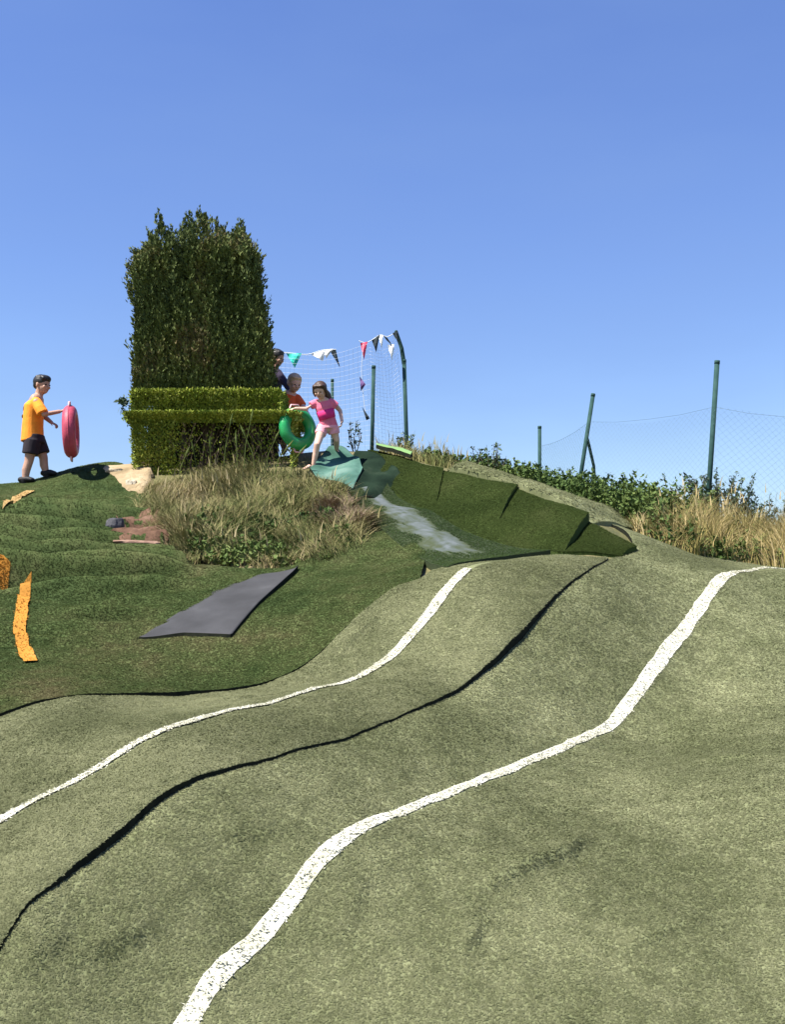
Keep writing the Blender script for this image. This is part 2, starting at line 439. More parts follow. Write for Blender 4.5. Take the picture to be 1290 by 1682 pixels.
def sheet(name, A, B, nu, nv, zfun, m, parent=None, skirt=.05, edge='edge_shade', straight=False, tintf=None):
    """a sheet lofted between two plan polylines A (u=0) and B (u=1), laid on zfun(x, y, u, v), with thick edges"""
    rs = lin_resample if straight else resample
    A = rs(A, nv); B = rs(B, nv)
    u = np.linspace(0, 1, nu)
    XY = A[None] * (1 - u)[:, None, None] + B[None] * u[:, None, None]
    uu = np.repeat(u[:, None], nv, 1); vv = np.repeat(np.linspace(0, 1, nv)[None], nu, 0)
    Z = zfun(XY[..., 0], XY[..., 1], uu, vv)
    G = np.concatenate([XY, Z[..., None]], -1)
    V = G.reshape(-1, 3)
    i, j = np.meshgrid(np.arange(nu - 1), np.arange(nv - 1), indexing='ij')
    a = (i * nv + j).ravel()
    F = np.stack([a, a + nv, a + nv + 1, a + 1], 1)
    loop = np.concatenate([np.arange(nv), np.arange(1, nu) * nv + nv - 1, (nu - 1) * nv + np.arange(nv - 2, -1, -1), np.arange(nu - 2, 0, -1) * nv])
    S = V[loop].copy(); S[:, 2] -= skirt
    base = len(V); n = len(loop); k = np.arange(n)
    F2 = np.stack([loop[k], loop[(k + 1) % n], base + (k + 1) % n, base + k], 1)
    o = mesh_np(name, np.concatenate([V, S]), np.concatenate([F, F2]), m, parent, smooth=False)
    sm = np.ones(len(F) + len(F2), bool); sm[len(F):] = False
    o.data.polygons.foreach_set('use_smooth', sm)
    if tintf is not None:
        a_ = o.data.attributes.new('tint', 'FLOAT', 'POINT')
        tv = tintf(XY[..., 0], XY[..., 1], uu, vv).ravel()
        a_.data.foreach_set('value', np.concatenate([tv, tv[loop]]).astype(np.float32))
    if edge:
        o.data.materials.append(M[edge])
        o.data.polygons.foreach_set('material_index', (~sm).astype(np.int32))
    return o, G

def blades(name, G, n, m, parent, hgt=.0045, wid=.0048, lean=2.6, mask=None, near=True, ztint=None):
    """short single-triangle fibres standing on the grid G"""
    nu, nv = G.shape[:2]
    c = (G[:-1, :-1] + G[1:, 1:]) / 2
    ar = np.linalg.norm(np.cross(G[1:, :-1] - G[:-1, :-1], G[:-1, 1:] - G[:-1, :-1]), axis=-1)
    w = ar.copy()
    if near:
        D = np.linalg.norm(c - np.array([0, 0, EYE]), axis=-1)
        k = np.abs(c[..., 0]) / np.maximum(c[..., 1], .3)
        w = w / np.maximum(D, 3) ** 1.6 * np.where((k < .45) & (c[..., 1] > 3.4), 1, .12)
    w = w.ravel() / w.sum()
    q = rng.choice(len(w), n, p=w)
    i, j = q // (nv - 1), q % (nv - 1)
    a, b = rng.random(n)[:, None], rng.random(n)[:, None]
    P = (G[i, j] * (1 - a) + G[i + 1, j] * a) * (1 - b) + (G[i, j + 1] * (1 - a) + G[i + 1, j + 1] * a) * b
    if mask is not None:
        keep = mask(P[:, 0], P[:, 1]); P = P[keep]; n = len(P)
    th = rng.random(n) * 2 * math.pi
    sc = 0.6 + .8 * rng.random(n)
    dist = np.linalg.norm(P - np.array([0, 0, EYE]), axis=1) if near else np.full(n, 6.)
    ws = wid * np.clip(dist / 5.5, .8, 1.5) * (0.7 + .6 * rng.random(n))
    gn = np.cross(G[i + 1, j] - G[i, j], G[i, j + 1] - G[i, j]); gn[gn[:, 2] < 0] *= -1
    gn /= np.linalg.norm(gn, axis=1)[:, None]
    if mask is not None: gn = gn[keep]
    def tangent(ang):
        d = np.stack([np.cos(ang), np.sin(ang), np.zeros(n)], 1)
        d = d - gn * (d * gn).sum(1)[:, None]
        return d / np.linalg.norm(d, axis=1)[:, None]
    ph = rng.random(n) * 2 * math.pi
    dx = tangent(ph + math.pi / 2 + rng.normal(0, .3, n)) * ws[:, None]
    tip = gn * (hgt * sc)[:, None] + tangent(ph) * (lean * hgt * sc)[:, None]
    P = P + gn * .0005
    flip = (np.cross(2 * dx, tip + dx) * gn).sum(1) < 0
    dx[flip] *= -1
    V = np.stack([P - dx, P + dx, P + tip], 1).reshape(-1, 3)
    F = np.arange(3 * n).reshape(-1, 3)
    gn = gn + rng.normal(0, .16, gn.shape); gn /= np.linalg.norm(gn, axis=1)[:, None]
    t = np.repeat(rng.random(n), 3)
    o = mesh_np(name, V, F, m, parent, tint=t)
    o.data.normals_split_custom_set_from_vertices(np.repeat(gn, 3, 0).tolist())
    o['kind'] = 'stuff'
    return o

# ------------------------------------------------------------------ the ground
def axis(lo, hi, step, far):
    core = np.arange(lo, hi + 1e-6, step)
    g = step * 1.35 ** np.arange(1, 60)
    g = np.cumsum(g); g = g[g < far]
    return np.concatenate([lo - g[::-1], core, hi + g])
gx, gy = axis(-7.5, 7.5, .06, 600), axis(1, 16, .06, 600)
X, Y = np.meshgrid(gx, gy, indexing='ij')
Z = H(X, Y) - .3 * np.exp(-(((X + 2.56) / .3) ** 2 + ((Y - 10.78) / .25) ** 2) ** 2) - .22 * np.exp(-((Y - 9.15) / .3) ** 2) * (1 - sstep(-3.0, -1.8, X)) - .13 * (1 - sstep(-1.9, -1.4, X)) * sstep(7, 8, Y) * (1 - sstep(12, 12.6, Y)) + .05 * fbm(X * 2.2, Y * 2.2, 3) * ((np.abs(X) < 9) & (Y < 20) & (Y > 0)) - .012
nx, ny = X.shape
i, j = np.meshgrid(np.arange(nx - 1), np.arange(ny - 1), indexing='ij')
a = (i * ny + j).ravel()
ground = mesh_np('ground', np.stack([X, Y, Z], -1), np.stack([a, a + ny, a + ny + 1, a + 1], 1), M['soil'], smooth=True)
tag(ground, 'bare sloping earth of the hill under the turf sheets', kind='structure')

# ------------------------------------------------------------------ turf lanes in the foreground
def lane_plan(c, ys): return np.array([(c + LS * y, y) for y in ys])
seam_plan = np.concatenate([lane_plan(C2, [1.2, 2.2, 3.2]), np.array([on_lane(*p, C2)[:2] for p in seam_px]), [hit(1000, 926)], [hit(1040, 913)]])
edge_plan = np.concatenate([[(-6.2, 1.2), (-5.0, 3.0), (-3.9, 4.6), (-3.05, 5.75)], np.array([at(*p)[:2] for p in edge_px])])
top_left = [hit(690, 951), hit(730, 941), hit(768, 935), hit(820, 926), hit(870, 917), hit(925, 907), hit(970, 912), hit(1000, 926)]

CREASES = [(hit(985, 1380), hit(790, 1500), .030), (hit(790, 1500), hit(745, 1590), .018), (hit(255, 1525), hit(140, 1565), .034), (hit(120, 1570), hit(40, 1640), .020),
           (hit(350, 1400), hit(460, 1370), .018), (hit(1290, 1255), hit(1130, 1265), .016), (hit(1160, 1520), hit(1040, 1600), .016), (hit(580, 1440), hit(560, 1560), .014),
           (hit(300, 1165), hit(470, 1150), .012), (hit(640, 1010), hit(560, 1090), .014), (hit(1180, 1130), hit(1290, 1110), .014)]
def creases(x, y):
    z = 0
    for P, Q, a in CREASES:
        d = Q - P; L = math.hypot(*d); d = d / L
        t = (x - P[0]) * d[0] + (y - P[1]) * d[1]
        n = -(x - P[0]) * d[1] + (y - P[1]) * d[0] + .05 * np.sin(t * 5 + P[0] * 9)
        n = np.where(d[0] < 0, -n, n)
        w = sstep(-.05, L * .4, t) * (1 - sstep(L * .6, L + .05, t))
        z = z + 1.7 * a * w * (sstep(-.035, .02, n) * np.exp(-np.maximum(n, 0) / .12))
    return z

def lane_z(x, y):
    return H(x, y) + creases(x, y) + .030 + .075 * fbm(x * 1.3 + 3, y * 1.3, 5, 4) + .016 * fbm(x * 5, y * 5, 9, 3)

def seam_bulge(y):
    return .002 + .05 * np.exp(-((y - 7.75) / .5) ** 2) + .026 * np.exp(-((y - 4.75) / .3) ** 2) + .010 * vnoise(y * 2.3, y * 0, 4) - .008 * np.exp(-((y - 4.45) / .1) ** 2)

def left_z(x, y, u, v):
    return lane_z(x, y) + (.002 + seam_bulge(y)) * sstep(.62, 1.0, u) ** 2 + .004
def right_z(x, y, u, v):
    return lane_z(x, y) - .004 * (1 - sstep(0, .02, u))

# the inner sheet ends on the crest: its far border runs along top_left
def lerp_border(L, R, top):
    return L, R
Ltop = np.concatenate([edge_plan, [top_left[1] * .5 + top_left[0] * .5 + np.array([0, .02])]])
Rtop = seam_plan[:-1]
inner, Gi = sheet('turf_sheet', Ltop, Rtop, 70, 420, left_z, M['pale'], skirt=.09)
tag(inner, 'pale faded turf sheet with the shorter white line, left of the dark seam', 'turf sheet', 'turf sheets of the slide hill')
outer_far = np.array([(8.2, 1.0), (7.8, 3.5), (7.3, 6.0), (6.9, 8.5), (6.6, 10.9), (6.5, 11.6)])
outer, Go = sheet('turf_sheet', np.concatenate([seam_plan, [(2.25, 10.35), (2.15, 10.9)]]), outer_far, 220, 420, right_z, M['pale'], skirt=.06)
tag(outer, 'wide pale turf sheet filling the lower right, right of the dark seam', 'turf sheet', 'turf sheets of the slide hill')

def near_line(c, w):
    def f(x, y):
        return np.abs(x - (c + LS * y)) * math.cos(math.atan(LS)) > w
    return f

def line_width(y, seed):
    return .027 + .008 * fbm(y * 1.2, y * 0 + seed, 3) + .016 * sstep(6.8, 8.2, y) * (1 - sstep(9.3, 9.8, y)) + .010 * (1 - sstep(4.8, 5.4, y))

def painted(name, plan, zfun, wfun, m, parent, nblade, n=420):
    P = resample(plan, n)
    T = np.gradient(P, axis=0); T /= np.linalg.norm(T, axis=1)[:, None]
    Nn = np.stack([-T[:, 1], T[:, 0]], 1)
    wl = wfun(P[:, 1]) * (1 + .5 * fbm(P[:, 1] * 9, P[:, 0] * 9, 31) + .1 * (rng.random(n) - .5)); wr = wfun(P[:, 1]) * (1 + .5 * fbm(P[:, 1] * 9, P[:, 0] * 9, 77) + .1 * (rng.random(n) - .5))
    m5 = np.linspace(0, 1, 7)
    XY = (P + Nn * wl[:, None])[None] * (1 - m5)[:, None, None] + (P - Nn * wr[:, None])[None] * m5[:, None, None]
    Zs = zfun(XY[..., 0], XY[..., 1]) + .006
    G = np.concatenate([XY, Zs[..., None]], -1)
    nu, nv = G.shape[:2]
    i, j = np.meshgrid(np.arange(nu - 1), np.arange(nv - 1), indexing='ij'); a = (i * nv + j).ravel()
    F = np.stack([a, a + nv, a + nv + 1, a + 1], 1)
    # fibres with paint on them, in the same mesh
    ii = rng.integers(0, nu - 1, nblade); jj = rng.integers(0, nv - 1, nblade)
    q = G[ii, jj] + (G[ii + 1, jj] - G[ii, jj]) * rng.random(nblade)[:, None] + (G[ii, jj + 1] - G[ii, jj]) * rng.random(nblade)[:, None]
    q = q + np.stack([rng.normal(0, .007, nblade), rng.normal(0, .007, nblade), np.full(nblade, -.002)], 1)
    th = rng.random(nblade) * 6.283; d = np.stack([np.cos(th), np.sin(th), th * 0], 1) * .006
    tip = np.stack([rng.normal(0, .008, nblade), rng.normal(0, .008, nblade), .002 + .005 * rng.random(nblade)], 1)
    BV = np.stack([q - d, q + d, q + tip, q + tip], 1).reshape(-1, 3)
    base = G.reshape(-1, 3)
    V = np.concatenate([base, np.stack([q - d, q + d, q + tip], 1).reshape(-1, 3)])
    me = bpy.data.meshes.new(name)
    faces = [tuple(r) for r in F.tolist()] + [tuple(r) for r in (len(base) + np.arange(3 * nblade).reshape(-1, 3)).tolist()]
    me.from_pydata(V.tolist(), [], faces)
    at_ = me.attributes.new('tint', 'FLOAT', 'POINT')
    at_.data.foreach_set('value', np.concatenate([np.full(len(base), .5), np.repeat(rng.random(nblade), 3)]).astype(np.float32))
    me.update()
    return link(name, me, m, parent)

l1 = np.concatenate([lane_plan(C1, [2.0, 3.5]), np.array([on_lane(*p, C1)[:2] for p in line1_px])])
def inner_z(x, y):
    """height of the inner sheet on the first white line (a third of the way across it)"""
    return lane_z(x, y) + .004
painted('painted_line', l1, lambda x, y: inner_z(x, y) + .004, lambda y: line_width(y, 1) * .95, M['white'], inner, 14000)
l3 = np.concatenate([lane_plan(C3, [1.5, 2.8]), np.array([on_lane(*p, C3)[:2] for p in line3_px]), [(4.6, 11.25), (6.2, 11.0)]])
l3 = l3[:-2]
l3 = np.concatenate([l3, [(5.0, 11.1)]])
painted('painted_line', l3, lane_z, lambda y: line_width(y, 2) * 1.08, M['white'], outer, 18000)
blades('turf_pile', Gi, 310000, M['pale_fibre'], inner, mask=near_line(C1, .04))
blades('turf_pile', Go, 580000, M['pale_fibre'], outer, mask=near_line(C3, .04))

# ------------------------------------------------------------------ wrinkled dark turf of the left slope
def wr_z(x, y, u, v):
    """loose turf lying in folds: steep little risers that face downhill, slack treads behind them"""
    up = sstep(7.3, 8.7, y) * (1 - sstep(11.3, 12.2, y)) * (1 - sstep(-2.1, -1.5, x + (y - 9) * .1))
    for cx, cy, cr in ((-2.52, 10.62, .42), (-3.1, 12.45, .45), (-2.9, 8.5, .6), (-4.2, 12.1, .35), (-1.45, 8.75, .75), (-1.9, 8.2, .35)):
        up = up * (1 - np.exp(-((x - cx) ** 2 + (y - cy) ** 2) / cr ** 2))
    pit = -.16 * np.exp(-(((x + 2.56) / .2) ** 2 + ((y - 10.78) / .13) ** 2) ** 2)
    ph = y * 2.9 + .9 * fbm(x * .4, y * .8, 21, 2) * 3 + .25 * np.sin(x * 1.1)
    f = ph - np.floor(ph)
    saw = np.where(f < .3, -.5 + sstep(0, .3, f), .5 - sstep(.3, 1, f))
    p2 = y * 6.0 + 2.0 * fbm(x * .45 + 9, y * .7, 41, 2) * 3
    f2 = p2 - np.floor(p2)
    saw2 = np.where(f2 < .35, -.5 + sstep(0, .35, f2), .5 - sstep(.35, 1, f2)) * sstep(.3, .7, vnoise(x * .6, y * 2.6, 43))
    patchy = .25 + .75 * sstep(.25, .7, vnoise(x * .55 + 5, y * 2.0, 23))
    trench = -.17 * np.exp(-((y - 9.15 - .08 * np.sin(x * 3)) / .17) ** 2) * (1 - sstep(-3.0, -2.0, x))
    off = .05 + .012 * sstep(7.5, 9, y) - .018 * sstep(-.7, 0, x)
    return H(x, y) + off + up * (.34 * saw * patchy + .08 * saw2 + .05 * fbm(x * .9, y * 3.5, 29)) + trench + pit + .02 * fbm(x * 4, y * 4, 2)

top_px = [(-420, 830), (-150, 812), (0, 803), (42, 801), (82, 789), (125, 777), (165, 772), (232, 800), (250, 850), (270, 905), (310, 930), (400, 945), (480, 940), (560, 900), (640, 880), (700, 915)]
top_plan = np.array([at(-420, 830, 12.0)[:2], at(-150, 812, 12.3)[:2], at(0, 803, 12.55)[:2], at(42, 801, 12.6)[:2], at(82, 789, 12.8)[:2], at(125, 777, 13.05)[:2], at(165, 771, 13.1)[:2]]
                    + [hit(*p) for p in top_px[7:]])
low_plan = np.concatenate([[(-7.5, 2.5), (-5.0, 4.4), (-3.9, 5.2), (-3.05, 5.75)], np.array([at(*p)[:2] for p in edge_px])])
low_plan[:, 0] += .0
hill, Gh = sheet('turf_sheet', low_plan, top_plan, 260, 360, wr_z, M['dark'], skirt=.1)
tag(hill, 'dark wrinkled turf sheet covering the left slope up to the boy', 'turf sheet', 'turf sheets of the slide hill')
blades('turf_pile', Gh, 310000, M['dark_fibre'], hill, hgt=.005, wid=.0036)

# painted strokes on it
def stroke(name, pts, w, m, zf=lambda x, y: wr_z(x, y, 0, 0) + .012, nb=1500):
    plan = np.array([hit(*p, surf=lambda x, y: wr_z(x, y, 0, 0)) for p in pts])
    return painted(name, plan, zf, lambda y: np.full_like(y, w), m, hill, nb, 160)
stroke('painted_stroke', [(42, 957), (36, 1000), (32, 1035), (40, 1070), (50, 1090)], .045, M['orange'])
stroke('painted_stroke', [(-30, 940), (0, 948), (14, 953)], .02, M['orange'])
stroke('painted_stroke', [(50, 808), (38, 814), (26, 822), (12, 832)], .05, M['ochre'])

# grey rubber mat
corner = [hit(*p) for p in [(226, 1061), (380, 1061), (488, 947), (345, 985)]]
def mat_z(x, y, u, v): return H(x, y) + .082 + .02 * fbm(x * 1.5, y * 1.5, 8) + .025 * sstep(.45, .9, v) * sstep(.3, 1, u) - .012 * (1 - sstep(0, .12, v)) - .02 * (1 - sstep(0, .25, u))
mids = hit(425, 1008); midt = hit(285, 1024)
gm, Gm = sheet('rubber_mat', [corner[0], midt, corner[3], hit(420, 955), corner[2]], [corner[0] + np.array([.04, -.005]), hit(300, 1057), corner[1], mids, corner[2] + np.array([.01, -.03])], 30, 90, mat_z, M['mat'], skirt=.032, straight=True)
tag(gm, 'grey rubber mat lying on the green turf below the grass mound', 'mat')

# ------------------------------------------------------------------ slide: floor, runner, bank panels, lining
def wear_at(x, y):
    """wear of the floor at a plan position, from the nearest grid vertex"""
    g = Gfl[::2, ::2, :2].reshape(-1, 2)
    uu = np.repeat(np.linspace(0, 1, 60)[::2, None], 70, 1).ravel(); vv = np.repeat(np.linspace(0, 1, 140)[None, ::2], 30, 0).ravel()
    out = np.empty(len(x))
    for k in range(0, len(x), 2000):
        d = ((x[k:k + 2000, None] - g[None, :, 0]) ** 2 + (y[k:k + 2000, None] - g[None, :, 1]) ** 2).argmin(1)
        out[k:k + 2000] = wear(x[k:k + 2000], y[k:k + 2000], uu[d], vv[d])
    return out
fl_l = np.array([hit(*p) for p in [(575, 815), (600, 850), (640, 890), (690, 925), (735, 942)]])
fl_r = np.array([hit(*p) for p in [(635, 800), (668, 832), (740, 868), (820, 902), (905, 912)]])
def floor_z(x, y, u, v): return H(x, y) + .05 + .03 * fbm(x * 3, y * 3, 6)
def wear(x, y, u, v):
    c = .46 + .05 * np.sin(v * 5)
    w = .27 + .05 * np.sin(v * 3)
    g = np.exp(-((u - c + .15 * fbm(x * 4, y * 4, 9)) / w) ** 2) * (1 - .7 * sstep(.7, 1, v))
    return np.clip(.18 + (g - .38 + .8 * fbm(x * 15 + y * 8, y * 4, 19, 4)) * 1.2, .12, 1)
fl, Gfl = sheet('slide_floor', fl_l, fl_r, 60, 140, floor_z, M['floor'], skirt=.08, tintf=wear, edge=None)
tag(fl, 'green slide floor with a worn grey band beside the turf bank', 'slide')
blades('turf_pile', Gfl, 26000, M['lush_fibre'], fl, hgt=.005, wid=.005, near=False, mask=lambda x, y: wear_at(x, y) < .4)

bank = empty('turf_bank', (*hit(780, 876), 2.3), 'banked wall of dark green turf panels right of the slide', 'turf bank')
ridge_px = [(606, 740), (640, 752), (680, 765), (722, 781), (780, 798), (842, 816), (900, 839), (962, 867), (1000, 890), (1045, 913)]
ridge_y = [13.4, 13.1, 12.65, 12.2, 11.7, 11.2, 10.7, 10.2, 10.0, 9.8]
foot_px = [(634, 800), (655, 815), (675, 832), (705, 848), (750, 868), (800, 888), (860, 902), (920, 912), (975, 912), (1020, 917)]
ridge_plan = np.array([at(*p, y)[:2] for p, y in zip(ridge_px, ridge_y)])
foot_plan = np.array([hit(*p) for p in foot_px])
for k, (s0, s1, lift) in enumerate([(0, 3.1, .015), (2.95, 5.1, .045), (4.95, 7.1, .07), (6.93, 9, .03)]):
    t = np.linspace(s0, s1, 9); n0 = np.arange(10)
    ra = np.stack([np.interp(t, n0, ridge_plan[:, q]) for q in (0, 1)], 1)
    fa_ = np.stack([np.interp(t, n0, foot_plan[:, q]) for q in (0, 1)], 1)
    ra = ra + (ra - fa_) * .08
    o, G = sheet('turf_panel', fa_, ra, 26, 60,
                 lambda x, y, u, v, L=lift, K=k: H(x, y) + .02 + L * sstep(0, .3, u) + .05 * fbm(x * 2.4, y * 2.4, 12) + (.05, .08, .07, .04)[K] * (v - .45) * sstep(.1, .6, u), M['bank'], bank, skirt=.16 if k < 3 else .05, edge=None)
    blades('turf_pile', G, 26000, M['bank_fibre'], o, hgt=.005, wid=.005, near=False)
# paler turf laid flat on top of the bank
back_px = [((722, 779), (760, 780)), ((790, 797), (850, 797)), ((850, 816), (930, 812)), ((905, 838), (990, 840)), ((965, 865), (1030, 872)), ((1045, 912), (1110, 905))]
for k in (0, 1):
    seg = back_px[k * 2 - (1 if k else 0):k * 2 + 2 if k else 2]
    seg = [back_px[0:3], back_px[2:5], back_px[4:6]][k]
    A_ = np.array([hit(*p[0]) + (.02, .06) for p in seg]); B_ = np.array([hit(*p[1]) + (.3, .35) for p in seg])
    o, G = sheet('turf_ledge', A_, B_, 16, 40, lambda x, y, u, v, k=k: H(x, y) + .10 + .02 * k + .05 * fbm(x * 3, y * 3, 15) + .05 * sstep(0, .5, u) - .12 * (sstep(.65, 1, v) if k == 1 else (1 - sstep(0, .2, v))), M['pale'], bank, skirt=.12, edge=None)
    blades('turf_pile', G, 9000, M['pale_fibre'], o, hgt=.02, wid=.008, near=False)

# crumpled lining at the top of the slide
ll = np.array([hit(*p) for p in [(508, 776), (522, 790), (545, 800), (580, 812)]])
lr = np.array([at(540, 746, 13.1)[:2], at(565, 744, 13.1)[:2], at(583, 752, 12.9)[:2], at(596, 775, 12.4)[:2]])
def lin_z(x, y, u, v): return H(x, y) + .06 + .05 * fbm(x * 3.2, y * 2.2, 41, 3) + .015 * np.sin(v * 9 + 3 * vnoise(u * 2, v * 2, 4)) + .05 * u
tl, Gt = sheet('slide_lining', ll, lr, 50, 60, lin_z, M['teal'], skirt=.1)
tag(tl, 'crumpled teal plastic lining under the girl in pink', 'plastic sheet')
dl = np.array([hit(*p) for p in [(552, 790), (575, 815), (600, 826), (632, 826)]])
dr = np.array([at(585, 742, 13.25)[:2], at(612, 750, 13.1)[:2], at(640, 765, 12.7)[:2], at(662, 780, 12.3)[:2]])
dsh, Gd = sheet('slide_lining', dl, dr, 50, 50, lambda x, y, u, v: H(x, y) + .05 + .06 * fbm(x * 3.6, y * 1.6, 44, 3) + .02 * np.sin(v * 15 + 5 * vnoise(u * 2, v * 2, 9) + u * 2), M['shadesheet'], skirt=.08)
tag(dsh, 'crumpled plastic lining, coloured dark as deep shade, between the teal sheet and the bank', 'plastic sheet')
gs = np.array([at(618, 742, 13.2)[:2], at(650, 752, 12.95)[:2], at(675, 762, 12.7)[:2]])
gs2 = np.array([at(618, 742, 13.3)[:2], at(652, 750, 13.15)[:2], at(678, 762, 12.85)[:2]])
gsh, Gg = sheet('turf_patch', gs, gs2, 10, 30, lambda x, y, u, v: H(x, y) + .13 + .03 * fbm(x * 4, y * 4, 3), mat('bright_green_mat', (.15, .27, .09), .8), skirt=.05)
tag(gsh, 'small bright green mat at the top end of the bank', 'mat')

# ------------------------------------------------------------------ bare earth and stones on the left slope
def patch(name, px_poly, ctr, m, lift, label, cat, kind=None, amp=.05):
    P = np.array([hit(*p) for p in px_poly]); c = hit(*ctr)
    n = 48
    R = resample(np.concatenate([P, P[:1]]), n + 1)[:-1]
    rings = np.linspace(0, 1, 9)
    V = []
    for r in rings[1:]:
        q = c + (R - c) * r * (1 + .04 * rng.normal(size=(n, 1)))
        z = wr_z(q[:, 0], q[:, 1], 0, 0) + lift * (1 - .7 * r ** 3) + amp * fbm(q[:, 0] * 7, q[:, 1] * 7, 51) - (.06 if r == 1 else 0)
        V.append(np.concatenate([q, z[:, None]], 1))
    V = np.concatenate([np.array([[c[0], c[1], float(wr_z(c[0], c[1], 0, 0)) + lift]]), np.concatenate(V)])
    me = bpy.data.meshes.new(name)
    F = [(0, 1 + k, 1 + (k + 1) % n) for k in range(n)]
    for r in range(7):
        F += [(1 + r * n + k, 1 + (r + 1) * n + k, 1 + (r + 1) * n + (k + 1) % n, 1 + r * n + (k + 1) % n) for k in range(n)]
    me.from_pydata(V.tolist(), [], F); me.update()
    return tag(link(name, me, m, None, True), label, cat, kind=kind)
patch('bare_earth', [(163, 778), (195, 770), (238, 768), (246, 800), (232, 822), (212, 818), (192, 800)], (212, 790), M['tan'], .03, 'tan bare earth beside the hedge foot', None, 'structure', .07)
patch('bare_earth', [(178, 885), (200, 858), (245, 850), (282, 872), (270, 905), (215, 914)], (228, 882), M['red_earth'], .022, 'reddish bare earth in the slope', None, 'structure', .04)

def rock(name, px, py, size, m, label, seed, cat='stone'):
    p = hit(px, py); z = float(wr_z(p[0], p[1], 0, 0))
    r = np.random.default_rng(seed)
    import bmesh
    bm = bmesh.new()
    bmesh.ops.create_icosphere(bm, subdivisions=3, radius=1)
    ph = r.random((6, 3)) * 6.28; fr = r.normal(size=(6, 3)) * 2.2
    for v in bm.verts:
        d = sum(math.sin(fr[k] @ np.array(v.co) + ph[k, 0]) for k in range(6)) * .06
        v.co = Vector((round(v.co.x * 2.2) / 2.2 * .35 + v.co.x * .65, v.co.y, max(min(v.co.z, .55), -.5))) * (1 + d)
        v.co.x *= size[0]; v.co.y *= size[1]; v.co.z *= size[2]
        v.co += Vector((p[0], p[1], z + size[2] * .05))
    me = bpy.data.meshes.new(name); bm.to_mesh(me); bm.free()
    return tag(link(name, me, m, None, False), label, cat)
rock('stone', 214, 806, (.07, .06, .09), M['stone'], 'small pale stone on the tan earth below the hedge', 1)
rock('stone', 188, 783, (.10, .06, .05), M['stone'], 'flat pale stone at the left edge of the tan earth', 2)
rock('stone', 186, 878, (.09, .09, .13), M['slate'], 'dark upright stone beside the reddish earth', 3)
rock('stone', 226, 903, (.22, .07, .045), M['rubble'], 'long pinkish slab at the foot of the reddish earth', 4)

# ------------------------------------------------------------------ vegetation helpers
def ribbons(P, dirs, length, width, bend, seg=3):
    """curved tapering blades; returns vertices and quad faces"""
    n = len(P)
    t = np.linspace(0, 1, seg + 1)
    side = np.stack([-dirs[:, 1], dirs[:, 0], np.zeros(n)], 1)
    rot = rng.random(n) * math.pi
    side = side * np.cos(rot)[:, None] + np.stack([dirs[:, 0], dirs[:, 1], np.zeros(n)], 1) * np.sin(rot)[:, None]
    V = []
    for k in t:
        z = length * (k - .35 * bend * k * k); h = length * bend * k * k
        c = P + np.stack([dirs[:, 0] * h, dirs[:, 1] * h, z], 1)
        w = (width * (1 - k * .92))[:, None] * .5
        V += [c - side * w, c + side * w]
    V = np.stack(V, 1)                                        # n, 2(seg+1), 3
    m = 2 * (seg + 1)
    base = (np.arange(n) * m)[:, None, None]
    q = np.array([[2 * s, 2 * s + 1, 2 * s + 3, 2 * s + 2] for s in range(seg)])[None]
    return V.reshape(-1, 3), (base + q).reshape(-1, 4), m

